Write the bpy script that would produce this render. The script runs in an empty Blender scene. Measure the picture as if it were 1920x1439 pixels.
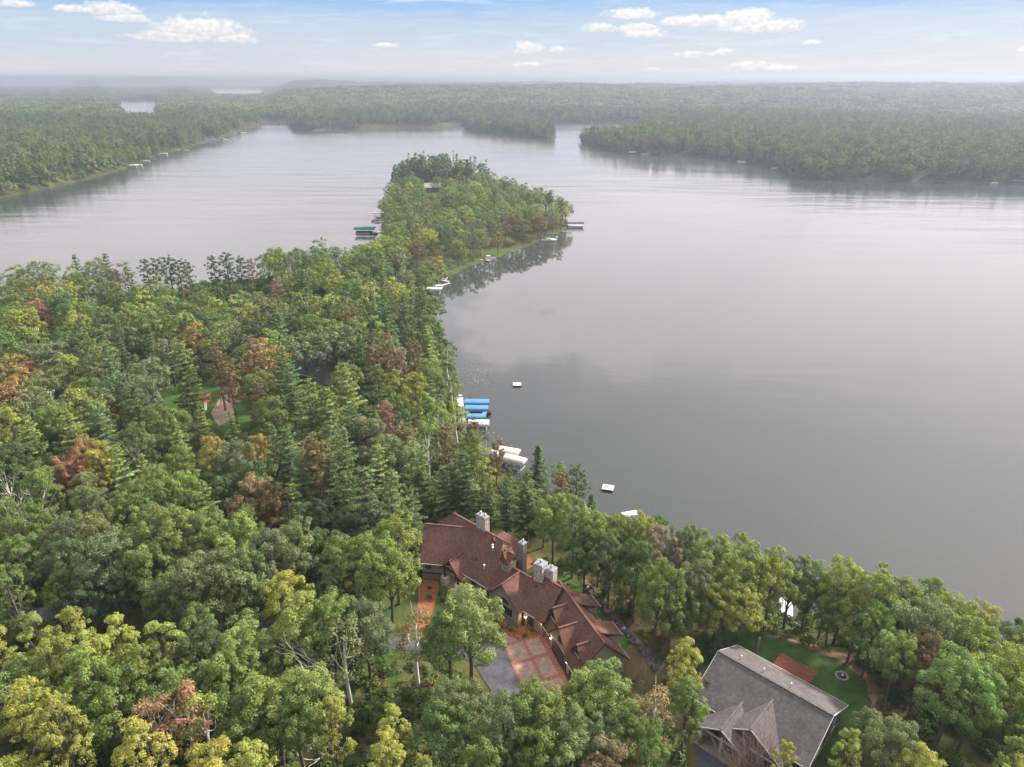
# main settings
HAZE_D = .00026; SUN_E = 5.0; EXPOSURE = 1.05
SKYRAMP = [(-1, (3.9, 3.85, 3.95)), (0.8, (3.7, 3.75, 3.95)), (2.4, (3.0, 3.45, 4.05)), (3.6, (2.75, 3.3, 4.1)), (4.9, (1.55, 2.65, 4.35)), (5.8, (6.6, 6.2, 6.2)), (9, (7.7, 7.0, 7.05)), (20, (9.6, 8.7, 8.75))]
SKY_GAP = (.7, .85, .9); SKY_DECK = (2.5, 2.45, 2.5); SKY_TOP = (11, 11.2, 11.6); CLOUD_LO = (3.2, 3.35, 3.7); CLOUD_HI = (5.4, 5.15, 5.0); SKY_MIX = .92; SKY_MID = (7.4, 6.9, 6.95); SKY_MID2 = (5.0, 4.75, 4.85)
import bpy, math, random
import numpy as np
from mathutils import Vector, noise as mnoise
from mathutils.geometry import tessellate_polygon
random.seed(7)
rng = np.random.default_rng(7)
S = bpy.context.scene
COL = S.collection

# ------------------------------------------------------------------ camera model
F = 1331.0; H = 86.0; PITCH = math.atan((719.5 - 146) / F)
def at(px, py, z=0.0):
    """point of the place at height z seen at a pixel of the photograph"""
    x = (px - 960) / F; v = -(py - 719.5) / F
    dy = math.cos(PITCH) + v * math.sin(PITCH); dz = -math.sin(PITCH) + v * math.cos(PITCH)
    t = (z - H) / dz
    return (x * t, dy * t)
def project(x, y, z):
    d = z - H
    dep = y * math.cos(PITCH) - d * math.sin(PITCH); up = y * math.sin(PITCH) + d * math.cos(PITCH)
    if dep < 1: return (-9999, -9999)
    return (960 + F * x / dep, 719.5 - F * up / dep)

cam = bpy.data.cameras.new('camera'); cam_o = bpy.data.objects.new('camera', cam); COL.objects.link(cam_o)
cam_o.location = (0, 0, H); cam_o.rotation_euler = (math.pi / 2 - PITCH, 0, 0)
cam.sensor_width = 36; cam.lens = F / 1920 * 36; cam.clip_start = 1; cam.clip_end = 200000
S.camera = cam_o

# ------------------------------------------------------------------ helpers: tags
def tag(o, label=None, cat=None, group=None, kind=None):
    if label: o['label'] = label
    if cat: o['category'] = cat
    if group: o['group'] = group
    if kind: o['kind'] = kind
    return o
def empty(name, loc=(0, 0, 0), rz=0):
    o = bpy.data.objects.new(name, None); COL.objects.link(o); o.location = loc; o.rotation_euler = (0, 0, rz); return o
def copy_tree(o, parent=None):
    c = o.copy(); COL.objects.link(c); c.parent = parent
    for ch in list(o.children): copy_tree(ch, c)
    return c

# ------------------------------------------------------------------ helpers: materials
def mat(name, col, rough=0.85, var=0.15, scale=1.0, spec=0.3, metal=0.0, bump=0.0, bscale=None, col2=None, detail=4, coords='Object', stretch=None):
    m = bpy.data.materials.new(name); m.use_nodes = True
    nt = m.node_tree; N = nt.nodes; L = nt.links
    b = N['Principled BSDF']; b.inputs['Roughness'].default_value = rough
    b.inputs['Specular IOR Level'].default_value = spec; b.inputs['Metallic'].default_value = metal
    tc = N.new('ShaderNodeTexCoord'); no = N.new('ShaderNodeTexNoise')
    no.inputs['Scale'].default_value = scale; no.inputs['Detail'].default_value = detail; no.inputs['Roughness'].default_value = 0.65
    src = tc.outputs[coords]
    if stretch:
        mp = N.new('ShaderNodeMapping'); mp.inputs['Scale'].default_value = stretch
        L.new(src, mp.inputs['Vector']); src = mp.outputs['Vector']
    L.new(src, no.inputs['Vector'])
    cr = N.new('ShaderNodeValToRGB'); c2 = col2 if col2 else tuple(min(1, c * (1 + var)) for c in col)
    c1 = col if col2 else tuple(c * (1 - var) for c in col)
    cr.color_ramp.elements[0].position = 0.35; cr.color_ramp.elements[1].position = 0.65
    cr.color_ramp.elements[0].color = (*c1, 1); cr.color_ramp.elements[1].color = (*c2, 1)
    L.new(no.outputs['Fac'], cr.inputs['Fac']); L.new(cr.outputs['Color'], b.inputs['Base Color'])
    if bump:
        n2 = N.new('ShaderNodeTexNoise'); n2.inputs['Scale'].default_value = bscale or scale * 3; n2.inputs['Detail'].default_value = 3
        L.new(src, n2.inputs['Vector'])
        bp = N.new('ShaderNodeBump'); bp.inputs['Strength'].default_value = bump; bp.inputs['Distance'].default_value = 0.1
        L.new(n2.outputs['Fac'], bp.inputs['Height']); L.new(bp.outputs['Normal'], b.inputs['Normal'])
    return m
def shingle(name, c1, c2):
    m = mat(name, c1, rough=0.95, col2=c2, scale=5.5, spec=0.1, bump=0.5, bscale=9, detail=6)
    nt = m.node_tree; N = nt.nodes; L = nt.links
    b = N['Principled BSDF']; link = b.inputs['Base Color'].links[0]; src = link.from_socket
    # larger weathered patches
    tc = N.new('ShaderNodeTexCoord'); n = N.new('ShaderNodeTexNoise'); n.inputs['Scale'].default_value = 0.45; n.inputs['Detail'].default_value = 3
    L.new(tc.outputs['Object'], n.inputs['Vector'])
    v = N.new('ShaderNodeTexVoronoi'); v.inputs['Scale'].default_value = 2.6; L.new(tc.outputs['Object'], v.inputs['Vector'])
    mr = N.new('ShaderNodeMapRange'); mr.inputs[1].default_value = 0.3; mr.inputs[2].default_value = 0.7; mr.inputs[3].default_value = 0.88; mr.inputs[4].default_value = 1.1
    L.new(n.outputs['Fac'], mr.inputs[0])
    m2 = N.new('ShaderNodeMapRange'); m2.inputs[3].default_value = 0.85; m2.inputs[4].default_value = 1.15
    sp = N.new('ShaderNodeSeparateColor'); L.new(v.outputs['Color'], sp.inputs[0]); L.new(sp.outputs[0], m2.inputs[0])
    mu = N.new('ShaderNodeMath'); mu.operation = 'MULTIPLY'; L.new(mr.outputs[0], mu.inputs[0]); L.new(m2.outputs[0], mu.inputs[1])
    vm = N.new('ShaderNodeVectorMath'); vm.operation = 'SCALE'; L.new(src, vm.inputs[0]); L.new(mu.outputs[0], vm.inputs['Scale'])
    L.new(vm.outputs[0], b.inputs['Base Color'])
    return m
def emission(name, col, s):
    m = bpy.data.materials.new(name); m.use_nodes = True; nt = m.node_tree; nt.nodes.clear()
    e = nt.nodes.new('ShaderNodeEmission'); e.inputs[0].default_value = (*col, 1); e.inputs[1].default_value = s
    o = nt.nodes.new('ShaderNodeOutputMaterial'); nt.links.new(e.outputs[0], o.inputs[0]); return m
def leaf_mat(name, hue_var=0.25, trans=0.3, rand_obj=None, gain=1.0):
    """foliage: object colour x a per-leaf tint; rand_obj = list of colours picked per instance"""
    m = bpy.data.materials.new(name); m.use_nodes = True; nt = m.node_tree; N = nt.nodes; L = nt.links; N.clear()
    out = N.new('ShaderNodeOutputMaterial'); oi = N.new('ShaderNodeObjectInfo')
    at_ = N.new('ShaderNodeAttribute'); at_.attribute_name = 'tint'
    if rand_obj:
        cr = N.new('ShaderNodeValToRGB'); cr.color_ramp.interpolation = 'CONSTANT'
        n = len(rand_obj)
        while len(cr.color_ramp.elements) < n: cr.color_ramp.elements.new(0.5)
        for i, c in enumerate(rand_obj):
            cr.color_ramp.elements[i].position = i / n; cr.color_ramp.elements[i].color = (*c, 1)
        no = N.new('ShaderNodeTexNoise'); no.inputs['Scale'].default_value = 0.006; no.inputs['Detail'].default_value = 2
        L.new(oi.outputs['Location'], no.inputs['Vector'])
        a = N.new('ShaderNodeMath'); a.operation = 'MULTIPLY_ADD'; a.inputs[1].default_value = 0.45; a.inputs[2].default_value = -0.02
        L.new(oi.outputs['Random'], a.inputs[0])
        b = N.new('ShaderNodeMapRange'); b.inputs[1].default_value = 0.3; b.inputs[2].default_value = 0.7; b.inputs[3].default_value = 0; b.inputs[4].default_value = 0.6
        L.new(no.outputs['Fac'], b.inputs[0])
        c = N.new('ShaderNodeMath'); c.operation = 'ADD'; L.new(a.outputs[0], c.inputs[0]); L.new(b.outputs[0], c.inputs[1])
        L.new(c.outputs[0], cr.inputs['Fac']); col = cr.outputs['Color']
    else:
        col = oi.outputs['Color']
    sc = N.new('ShaderNodeVectorMath'); sc.operation = 'MULTIPLY'
    L.new(col, sc.inputs[0]); L.new(at_.outputs['Color'], sc.inputs[1])
    d = N.new('ShaderNodeBsdfDiffuse'); t = N.new('ShaderNodeBsdfTranslucent'); mx = N.new('ShaderNodeMixShader'); mx.inputs[0].default_value = trans
    L.new(sc.outputs[0], d.inputs['Color'])
    tm = N.new('ShaderNodeVectorMath'); tm.operation = 'MULTIPLY'; tm.inputs[1].default_value = (1.25, 1.35, 0.7)
    L.new(sc.outputs[0], tm.inputs[0]); L.new(tm.outputs[0], t.inputs['Color'])
    L.new(d.outputs[0], mx.inputs[1]); L.new(t.outputs[0], mx.inputs[2])
    g = N.new('ShaderNodeBsdfGlossy'); g.inputs['Roughness'].default_value = 0.5; g.inputs['Color'].default_value = (0.5, 0.5, 0.5, 1)
    m3 = N.new('ShaderNodeMixShader'); m3.inputs[0].default_value = 0.03
    L.new(mx.outputs[0], m3.inputs[1]); L.new(g.outputs[0], m3.inputs[2]); L.new(m3.outputs[0], out.inputs['Surface'])
    return m

# ------------------------------------------------------------------ helpers: meshes
def raw_mesh(name, V, Q, tint=None, mats=(), smooth=False):
    """V (n,3), Q (m,k) arrays, all faces with k corners"""
    V = np.asarray(V, dtype=np.float32); Q = np.asarray(Q, dtype=np.int32)
    me = bpy.data.meshes.new(name); k = Q.shape[1]
    me.vertices.add(len(V)); me.vertices.foreach_set('co', V.ravel())
    me.loops.add(Q.size); me.loops.foreach_set('vertex_index', Q.ravel())
    me.polygons.add(len(Q)); me.polygons.foreach_set('loop_start', np.arange(0, Q.size, k, dtype=np.int32))
    me.polygons.foreach_set('loop_total', np.full(len(Q), k, dtype=np.int32))
    if smooth: me.polygons.foreach_set('use_smooth', np.ones(len(Q), dtype=bool))
    me.update(calc_edges=True)
    if tint is not None:
        a = me.attributes.new('tint', 'FLOAT_COLOR', 'FACE'); t = np.ones((len(Q), 4), dtype=np.float32); t[:, :3] = tint
        a.data.foreach_set('color', t.ravel())
    for m in mats: me.materials.append(m)
    return me
class MB:
    """mesh builder: polygons, boxes, tubes collected into one mesh"""
    def __init__(s): s.v = []; s.f = []; s.m = []
    def poly(s, pts, mi=0):
        b = len(s.v); s.v += [tuple(p) for p in pts]; s.f.append(tuple(range(b, b + len(pts)))); s.m.append(mi); return s
    def slab(s, pts, th, mi=0, up=(0, 0, 1)):
        """polygon thickened downwards"""
        n = len(pts); b = len(s.v); u = Vector(up)
        s.v += [tuple(p) for p in pts] + [tuple(Vector(p) - u * th) for p in pts]
        s.f.append(tuple(range(b, b + n))); s.m.append(mi)
        s.f.append(tuple(range(b + 2 * n - 1, b + n - 1, -1))); s.m.append(mi)
        for i in range(n):
            j = (i + 1) % n; s.f.append((b + i, b + n + i, b + n + j, b + j)); s.m.append(mi)
        return s
    def obox(s, c, X, Y, Z, mi=0):
        c = Vector(c); X = Vector(X); Y = Vector(Y); Z = Vector(Z); b = len(s.v)
        for sz in (-1, 1):
            for sx, sy in ((-1, -1), (1, -1), (1, 1), (-1, 1)): s.v.append(tuple(c + X * sx + Y * sy + Z * sz))
        for q in ((0, 3, 2, 1), (4, 5, 6, 7), (0, 1, 5, 4), (1, 2, 6, 5), (2, 3, 7, 6), (3, 0, 4, 7)):
            s.f.append(tuple(b + i for i in q)); s.m.append(mi)
        return s
    def box(s, c, sx, sy, sz, rz=0, mi=0):
        ca, sa = math.cos(rz), math.sin(rz)
        return s.obox(c, (ca * sx / 2, sa * sx / 2, 0), (-sa * sy / 2, ca * sy / 2, 0), (0, 0, sz / 2), mi)
    def tube(s, pts, rad, n=6, mi=0, cap=True):
        pts = [Vector(p) for p in pts]
        if not hasattr(rad, '__len__'): rad = [rad] * len(pts)
        b0 = len(s.v)
        for i, p in enumerate(pts):
            d = (pts[min(i + 1, len(pts) - 1)] - pts[max(i - 1, 0)])
            d = d.normalized() if d.length > 1e-6 else Vector((0, 0, 1))
            a = d.cross(Vector((0, 0, 1)) if abs(d.z) < 0.9 else Vector((1, 0, 0))).normalized(); c = d.cross(a)
            for k in range(n):
                t = 2 * math.pi * k / n; s.v.append(tuple(p + (a * math.cos(t) + c * math.sin(t)) * rad[i]))
        for i in range(len(pts) - 1):
            for k in range(n):
                k2 = (k + 1) % n; s.f.append((b0 + i * n + k, b0 + i * n + k2, b0 + (i + 1) * n + k2, b0 + (i + 1) * n + k)); s.m.append(mi)
        if cap:
            s.f.append(tuple(b0 + k for k in range(n))); s.m.append(mi)
            s.f.append(tuple(b0 + (len(pts) - 1) * n + k for k in range(n - 1, -1, -1))); s.m.append(mi)
        return s
    def lathe(s, prof, c=(0, 0, 0), n=16, mi=0):
        b0 = len(s.v)
        for r, z in prof:
            for k in range(n):
                t = 2 * math.pi * k / n; s.v.append((c[0] + r * math.cos(t), c[1] + r * math.sin(t), c[2] + z))
        for i in range(len(prof) - 1):
            for k in range(n):
                k2 = (k + 1) % n; s.f.append((b0 + i * n + k, b0 + i * n + k2, b0 + (i + 1) * n + k2, b0 + (i + 1) * n + k)); s.m.append(mi)
        s.f.append(tuple(b0 + k for k in range(n - 1, -1, -1))); s.m.append(mi)
        s.f.append(tuple(b0 + (len(prof) - 1) * n + k for k in range(n))); s.m.append(mi)
        return s
    def mesh(s, name, mats):
        me = bpy.data.meshes.new(name); me.from_pydata(s.v, [], s.f)
        for m in (mats if isinstance(mats, (list, tuple)) else [mats]): me.materials.append(m)
        if any(s.m): me.polygons.foreach_set('material_index', s.m)
        me.update(); return me
    def build(s, name, mats, parent=None):
        o = bpy.data.objects.new(name, s.mesh(name, mats)); COL.objects.link(o); o.parent = parent; return o

# ------------------------------------------------------------------ shoreline and heights
SHORE_PX = [(2700, 1650), (2300, 1450), (1920, 1290), (1750, 1225), (1640, 1180), (1560, 1150), (1475, 1158), (1400, 1118), (1300, 1088), (1250, 1050),
            (1180, 1010), (1110, 985), (1040, 950), (960, 900), (925, 868), (890, 828), (868, 800), (862, 770), (858, 720), (852, 690), (842, 655),
            (825, 620), (812, 590), (806, 562), (812, 545), (838, 522), (880, 500), (930, 484), (990, 462), (1030, 446), (1052, 437), (1066, 425), (1064, 412),
            (1035, 400), (985, 385), (940, 362), (915, 345), (860, 336), (800, 332), (760, 333), (742, 345), (733, 362), (727, 385), (718, 405), (714, 425),
            (720, 452), (726, 478), (700, 512), (640, 528), (540, 532), (430, 541), (380, 545), (320, 556), (250, 563), (100, 568), (0, 570), (-500, 640),
            (-1500, 640), (-900, 480), (-300, 420), (0, 372), (100, 352), (170, 336), (240, 316), (300, 291), (350, 278), (400, 263), (445, 250), (456, 241), (490, 236),
            (488, 231), (500, 228), (540, 229), (547, 243), (590, 246), (640, 242), (720, 240), (838, 240), (846, 236.5), (880, 235), (950, 234),
            (1000, 233.5), (1052, 232), (1080, 231), (1160, 231), (1205, 236), (1195, 252), (1165, 263), (1105, 262), (1086, 264), (1094, 273), (1130, 281), (1190, 291),
            (1290, 295), (1340, 297), (1390, 304), (1440, 314), (1478, 323), (1490, 335), (1600, 339), (1920, 346), (2300, 350), (4200, 420)]
LAKES = [np.array([at(*p) for p in SHORE_PX])]
ISLET = np.array([at(*p) for p in ((866, 243), (884, 247.5), (905, 250), (980, 258), (1036, 263), (1046, 257), (1030, 250), (1000, 246), (930, 241), (885, 239))])
def pond(x0, x1, yf, yn, zn=27):
    w = x1 - x0; far = [at(x0 + w * u, yf + dy) for u, dy in ((0, .9), (.12, .35), (.3, .1), (.5, .25), (.68, -.1), (.85, .15), (1, .8))]
    return np.array(far + [at(x1 + w * .03, (yf + yn) / 2, zn * .45)] + [at(x0 + w * u, yn + dy, zn) for u, dy in ((.93, -.8), (.75, -.1), (.55, .1), (.35, -.4), (.12, -.9))] + [at(x0 - w * .03, (yf + yn) / 2, zn * .4)])
LAKES += [pond(226, 293, 190.0, 199.5, 34), pond(396, 494, 168.0, 171.5, 32), pond(-300, 128, 156.0, 158.6, 34)]
def sd_poly(P, poly):
    """signed distance, negative inside the polygon"""
    P = np.asarray(P, float); d = np.full(len(P), 1e18); inside = np.zeros(len(P), bool)
    n = len(poly)
    for i in range(n):
        a = poly[i]; b = poly[(i + 1) % n]; ab = b - a; ap = P - a
        t = np.clip((ap @ ab) / (ab @ ab), 0, 1); q = ap - t[:, None] * ab
        d = np.minimum(d, (q ** 2).sum(1))
        c = (a[1] > P[:, 1]) != (b[1] > P[:, 1])
        with np.errstate(divide='ignore', invalid='ignore'):
            xi = a[0] + (P[:, 1] - a[1]) * ab[0] / (ab[1] if ab[1] != 0 else 1e-9)
        inside ^= c & (P[:, 0] < xi)
    d = np.sqrt(d); return np.where(inside, -d, d)
def sd_water(P):
    P = np.asarray(P, float); r = np.maximum(sd_poly(P, LAKES[0]), -sd_poly(P, ISLET))
    for l in LAKES[1:]: r = np.minimum(r, sd_poly(P, l))
    return r
def sstep(x): x = np.clip(x, 0, 1); return x * x * (3 - 2 * x)
def vnoise(x, y, seed=0):
    """smooth value noise, vectorised"""
    x = x + seed * 17.13; y = y + seed * 9.71
    xi = np.floor(x); yi = np.floor(y); fx = x - xi; fy = y - yi; fx = fx * fx * (3 - 2 * fx); fy = fy * fy * (3 - 2 * fy)
    def hsh(a, b): v = np.sin(a * 127.1 + b * 311.7 + seed * 5.3) * 43758.5453; return v - np.floor(v)
    return (hsh(xi, yi) * (1 - fx) + hsh(xi + 1, yi) * fx) * (1 - fy) + (hsh(xi, yi + 1) * (1 - fx) + hsh(xi + 1, yi + 1) * fx) * fy
def relief(x, y):
    r = np.hypot(x, y); far = sstep((r - 700) / 2500)
    pxx = 960 + F * x / np.maximum(y * math.cos(PITCH) + 80 * math.sin(PITCH), 1); corr = np.ones_like(x)
    for a_, b_ in ((-400, 135), (215, 305), (380, 505)): corr = corr * (1 - sstep((pxx - a_ + 40) / 40) * sstep((b_ + 40 - pxx) / 40))
    corr = np.where(r > 8500, 1, corr)
    z = far * 58 * np.clip(vnoise(x / 1100, y / 420, 1) + .5 * vnoise(x / 350, y / 240, 2) - .45, 0, 2) * corr
    rr = np.clip(r / 20000, 0, 1.5)
    z = z + sstep((r - 6500) / 7000) * 62 * np.minimum(1, .35 + rr) * vnoise(x / 5200, y / 1800, 3)
    # the long hill on the left horizon
    hx, hy = at(185, 156.9); a = (x - hx) / 620; b = (y - hy * 1.12) / 900
    z = z + 58 * np.exp(-(a * a + b * b)) * (0.9 + .2 * vnoise(x / 400, y / 400, 5)) + 34 * np.exp(-((x - hx - 900) / 1400) ** 2 - b * b)
    ix, iy = at(952, 240, 8); z = z + 7 * np.exp(-((x - ix) / 75) ** 2 - ((y - iy) / 110) ** 2)
    z = np.minimum(z, 68 + 4 * vnoise(x / 700, y / 700, 8))
    # rolling ground behind the left shore
    cx, cy = at(230, 215, 18); z = z + 9 * np.exp(-((x - cx) / 260) ** 2 - ((y - cy) / 300) ** 2)
    return z
def ground_z(P, sd=None):
    P = np.asarray(P, float)
    if sd is None: sd = sd_water(P)
    x, y = P[:, 0], P[:, 1]; r = np.hypot(x, y)
    land = 0.25 + 6.75 * sstep(sd / 18) * (1 - 0.45 * sstep((r - 300) / 60) * (r < 640)) + 0 * x
    land = land + relief(x, y) * sstep((sd - 20) / 200)
    water = np.maximum(-3.0, sd * 0.35)
    return np.where(sd > 0, np.minimum(land, 0.02 + sd * 0.9), water)
def gz(x, y): return float(ground_z([(x, y)])[0])
# ------------------------------------------------------------------ ground, water
def polar(rs, ths):
    R, T = np.meshgrid(rs, ths, indexing='ij'); X = R * np.sin(T); Y = R * np.cos(T)
    n, m = R.shape; i = np.arange(n - 1)[:, None] * m + np.arange(m - 1)[None, :]
    Q = np.stack([i, i + 1, i + m + 1, i + m], -1).reshape(-1, 4)
    return np.stack([X.ravel(), Y.ravel()], 1), Q
rs = [2.0, 12, 24, 34, 42, 48, 52, 56, 60]
while rs[-1] < 135: rs.append(rs[-1] + 0.9)
while rs[-1] < 31000: rs.append(rs[-1] * 1.0135)
front = np.radians(np.arange(-50, 50.01, 0.36)); back = np.radians(np.arange(56, 305, 6.0))
ths = np.concatenate([front, back, [front[0] + 2 * math.pi]])
P, Q = polar(rs, ths); sdG = sd_water(P); zG = ground_z(P, sdG)
g_mat = bpy.data.materials.new('forest_floor'); g_mat.use_nodes = True
def build_ground_mat():
    nt = g_mat.node_tree; N = nt.nodes; L = nt.links; b = N['Principled BSDF']; b.inputs['Roughness'].default_value = 1; b.inputs['Specular IOR Level'].default_value = 0.05
    tc = N.new('ShaderNodeTexCoord')
    n1 = N.new('ShaderNodeTexNoise'); n1.inputs['Scale'].default_value = 0.08; n1.inputs['Detail'].default_value = 8; n1.inputs['Roughness'].default_value = 0.7
    n2 = N.new('ShaderNodeTexNoise'); n2.inputs['Scale'].default_value = 1.3; n2.inputs['Detail'].default_value = 5
    L.new(tc.outputs['Object'], n1.inputs['Vector']); L.new(tc.outputs['Object'], n2.inputs['Vector'])
    c1 = N.new('ShaderNodeValToRGB'); e = c1.color_ramp.elements
    e[0].position = .35; e[0].color = (.045, .058, .022, 1); e[1].position = .68; e[1].color = (.11, .115, .04, 1)
    x = e.new(.52); x.color = (.055, .058, .024, 1)
    L.new(n1.outputs['Fac'], c1.inputs['Fac'])
    mx = N.new('ShaderNodeMix'); mx.data_type = 'RGBA'; mx.blend_type = 'MULTIPLY'; mx.inputs[0].default_value = .8
    c2 = N.new('ShaderNodeValToRGB'); c2.color_ramp.elements[0].color = (.45, .42, .4, 1); c2.color_ramp.elements[1].color = (1.5, 1.45, 1.2, 1)
    L.new(n2.outputs['Fac'], c2.inputs['Fac']); L.new(c1.outputs['Color'], mx.inputs[6]); L.new(c2.outputs['Color'], mx.inputs[7])
    L.new(mx.outputs[2], b.inputs['Base Color'])
    bp = N.new('ShaderNodeBump'); bp.inputs['Strength'].default_value = .6; bp.inputs['Distance'].default_value = .3
    L.new(n2.outputs['Fac'], bp.inputs['Height']); L.new(bp.outputs['Normal'], b.inputs['Normal'])
build_ground_mat()
me = raw_mesh('ground', np.column_stack([P, zG]), Q, mats=[g_mat], smooth=True)
o = bpy.data.objects.new('ground', me); COL.objects.link(o); tag(o, kind='structure')

w_mat = bpy.data.materials.new('lake_water'); w_mat.use_nodes = True
def build_water_mat():
    nt = w_mat.node_tree; N = nt.nodes; L = nt.links; N.clear(); out = N.new('ShaderNodeOutputMaterial')
    tc = N.new('ShaderNodeTexCoord')
    def noise(scale, st, det=3):
        mp = N.new('ShaderNodeMapping'); mp.inputs['Scale'].default_value = st; mp.inputs['Rotation'].default_value = (0, 0, .35)
        n = N.new('ShaderNodeTexNoise'); n.inputs['Scale'].default_value = scale; n.inputs['Detail'].default_value = det
        L.new(tc.outputs['Object'], mp.inputs['Vector']); L.new(mp.outputs['Vector'], n.inputs['Vector']); return n.outputs['Fac']
    fine = noise(1.0, (.55, 1.5, 1), 3); mid = noise(.16, (.5, 1.3, 1), 3); wind = noise(.0042, (1, 1.5, 1), 4)
    # wind ripples come and go in patches: calm by the wooded point, ruffled in the open
    wr = N.new('ShaderNodeMapRange'); wr.inputs[1].default_value = .36; wr.inputs[2].default_value = .62; wr.inputs[3].default_value = 0.25; wr.inputs[4].default_value = 1.0
    L.new(wind, wr.inputs[0])
    # lee of the wooded point: glassy water
    ds = N.new('ShaderNodeVectorMath'); ds.operation = 'DISTANCE'; L.new(tc.outputs['Object'], ds.inputs[0]); ds.inputs[1].default_value = (-5, 300, 0)
    dm = N.new('ShaderNodeMapRange'); dm.inputs[1].default_value = 70; dm.inputs[2].default_value = 190; dm.inputs[3].default_value = .06; dm.inputs[4].default_value = 1; L.new(ds.outputs['Value'], dm.inputs[0])
    wm = N.new('ShaderNodeMath'); wm.operation = 'MULTIPLY'; L.new(wr.outputs[0], wm.inputs[0]); L.new(dm.outputs[0], wm.inputs[1]); wr = wm
    a = N.new('ShaderNodeMath'); a.operation = 'MULTIPLY_ADD'; a.inputs[1].default_value = 2.2; L.new(mid, a.inputs[0]); L.new(fine, a.inputs[2])
    sw = noise(.035, (.35, 1.5, 1), 4); a2 = N.new('ShaderNodeMath'); a2.operation = 'MULTIPLY_ADD'; a2.inputs[1].default_value = 11.0; L.new(sw, a2.inputs[0]); L.new(a.outputs[0], a2.inputs[2]); a = a2
    bp = N.new('ShaderNodeBump'); bp.inputs['Distance'].default_value = .10
    st = N.new('ShaderNodeMath'); st.operation = 'MULTIPLY'; st.inputs[1].default_value = WATER_BUMP; L.new(wr.outputs[0], st.inputs[0])
    L.new(st.outputs[0], bp.inputs['Strength']); L.new(a.outputs[0], bp.inputs['Height'])
    ro = N.new('ShaderNodeMapRange'); ro.inputs[3].default_value = .02; ro.inputs[4].default_value = .065; L.new(wr.outputs[0], ro.inputs[0])
    # open water far from the point is ruffled by the breeze
    fr2 = N.new('ShaderNodeMapRange'); fr2.inputs[1].default_value = 200; fr2.inputs[2].default_value = 620; fr2.inputs[3].default_value = 0; fr2.inputs[4].default_value = .10; L.new(ds.outputs['Value'], fr2.inputs[0])
    ra = N.new('ShaderNodeMath'); ra.operation = 'ADD'; L.new(ro.outputs[0], ra.inputs[0]); L.new(fr2.outputs[0], ra.inputs[1]); ro = ra
    d = N.new('ShaderNodeBsdfDiffuse'); d.inputs['Color'].default_value = (*WATER_COL, 1)
    g = N.new('ShaderNodeBsdfGlossy'); g.inputs['Color'].default_value = (.97, .96, .97, 1)
    L.new(ro.outputs[0], g.inputs['Roughness']); L.new(bp.outputs['Normal'], g.inputs['Normal'])
    fr = N.new('ShaderNodeFresnel'); fr.inputs['IOR'].default_value = WATER_IOR
    mx = N.new('ShaderNodeMixShader'); L.new(fr.outputs[0], mx.inputs[0]); L.new(d.outputs[0], mx.inputs[1]); L.new(g.outputs[0], mx.inputs[2])
    L.new(mx.outputs[0], out.inputs['Surface'])
WATER_BUMP = .55; WATER_COL = (.038, .043, .043); WATER_IOR = 1.7
build_water_mat()
Pw = np.array([(-31000., -31000.), (31000., -31000.), (31000., 31000.), (-31000., 31000.)]); Qw = np.array([[0, 1, 2, 3]])
o = bpy.data.objects.new('water', raw_mesh('water', np.column_stack([Pw, np.zeros(len(Pw))]), Qw, mats=[w_mat])); COL.objects.link(o); tag(o, kind='structure')

def drape(name, pts, dz, m, step=1.0, kind='structure', wob=0.0):
    """a sheet that follows the ground inside an outline"""
    poly = np.array(pts, float)
    if wob:
        out = []
        for i in range(len(poly)):
            a = poly[i]; b = poly[(i + 1) % len(poly)]; L_ = np.hypot(*(b - a)); n = max(1, int(L_ / 1.2))
            nr = np.array([-(b - a)[1], (b - a)[0]]) / max(L_, 1e-6)
            for k in range(n): out.append(a + (b - a) * k / n + nr * random.uniform(-wob, wob))
        poly = np.array(out)
    import bmesh
    bm = bmesh.new(); vs = [bm.verts.new((p[0], p[1], 0)) for p in poly]; bm.faces.new(vs)
    lo = poly.min(0); hi = poly.max(0)
    for ax in (0, 1):
        v = lo[ax] + step
        while v < hi[ax]:
            geom = bm.verts[:] + bm.edges[:] + bm.faces[:]
            nrm = (1, 0, 0) if ax == 0 else (0, 1, 0); co = (v, 0, 0) if ax == 0 else (0, v, 0)
            bmesh.ops.bisect_plane(bm, geom=geom, plane_co=co, plane_no=nrm, dist=1e-5); v += step
    bmesh.ops.triangulate(bm, faces=bm.faces[:])
    me = bpy.data.meshes.new(name); bm.to_mesh(me); bm.free()
    co = np.zeros(len(me.vertices) * 3); me.vertices.foreach_get('co', co); co = co.reshape(-1, 3)
    co[:, 2] = ground_z(co[:, :2]) + dz; me.vertices.foreach_set('co', co.ravel()); me.materials.append(m); me.update()
    nz = sum(p.normal.z for p in me.polygons)
    if nz < 0: me.flip_normals()
    o = bpy.data.objects.new(name, me); COL.objects.link(o); tag(o, kind=kind); return o
def PX(l, z=7): return [at(x, y, z) for x, y in l]
m_lawn = mat('lawn_grass', (.030, .068, .016), var=.2, rough=1, scale=.5, spec=.05, col2=(.062, .10, .032), bump=.3, bscale=4, detail=8)
m_meadow = mat('meadow_grass', (.055, .072, .022), rough=1, scale=.22, spec=.05, col2=(.135, .10, .05), bump=.5, bscale=3, detail=9)
m_yard = mat('yard_grass', (.035, .07, .018), rough=1, scale=.35, spec=.05, col2=(.09, .095, .035), bump=.5, bscale=3, detail=9)
m_needle = mat('bare_soil', (.11, .07, .045), rough=1, scale=.6, spec=.05, col2=(.19, .13, .09), bump=.4, bscale=5, detail=8)
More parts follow.
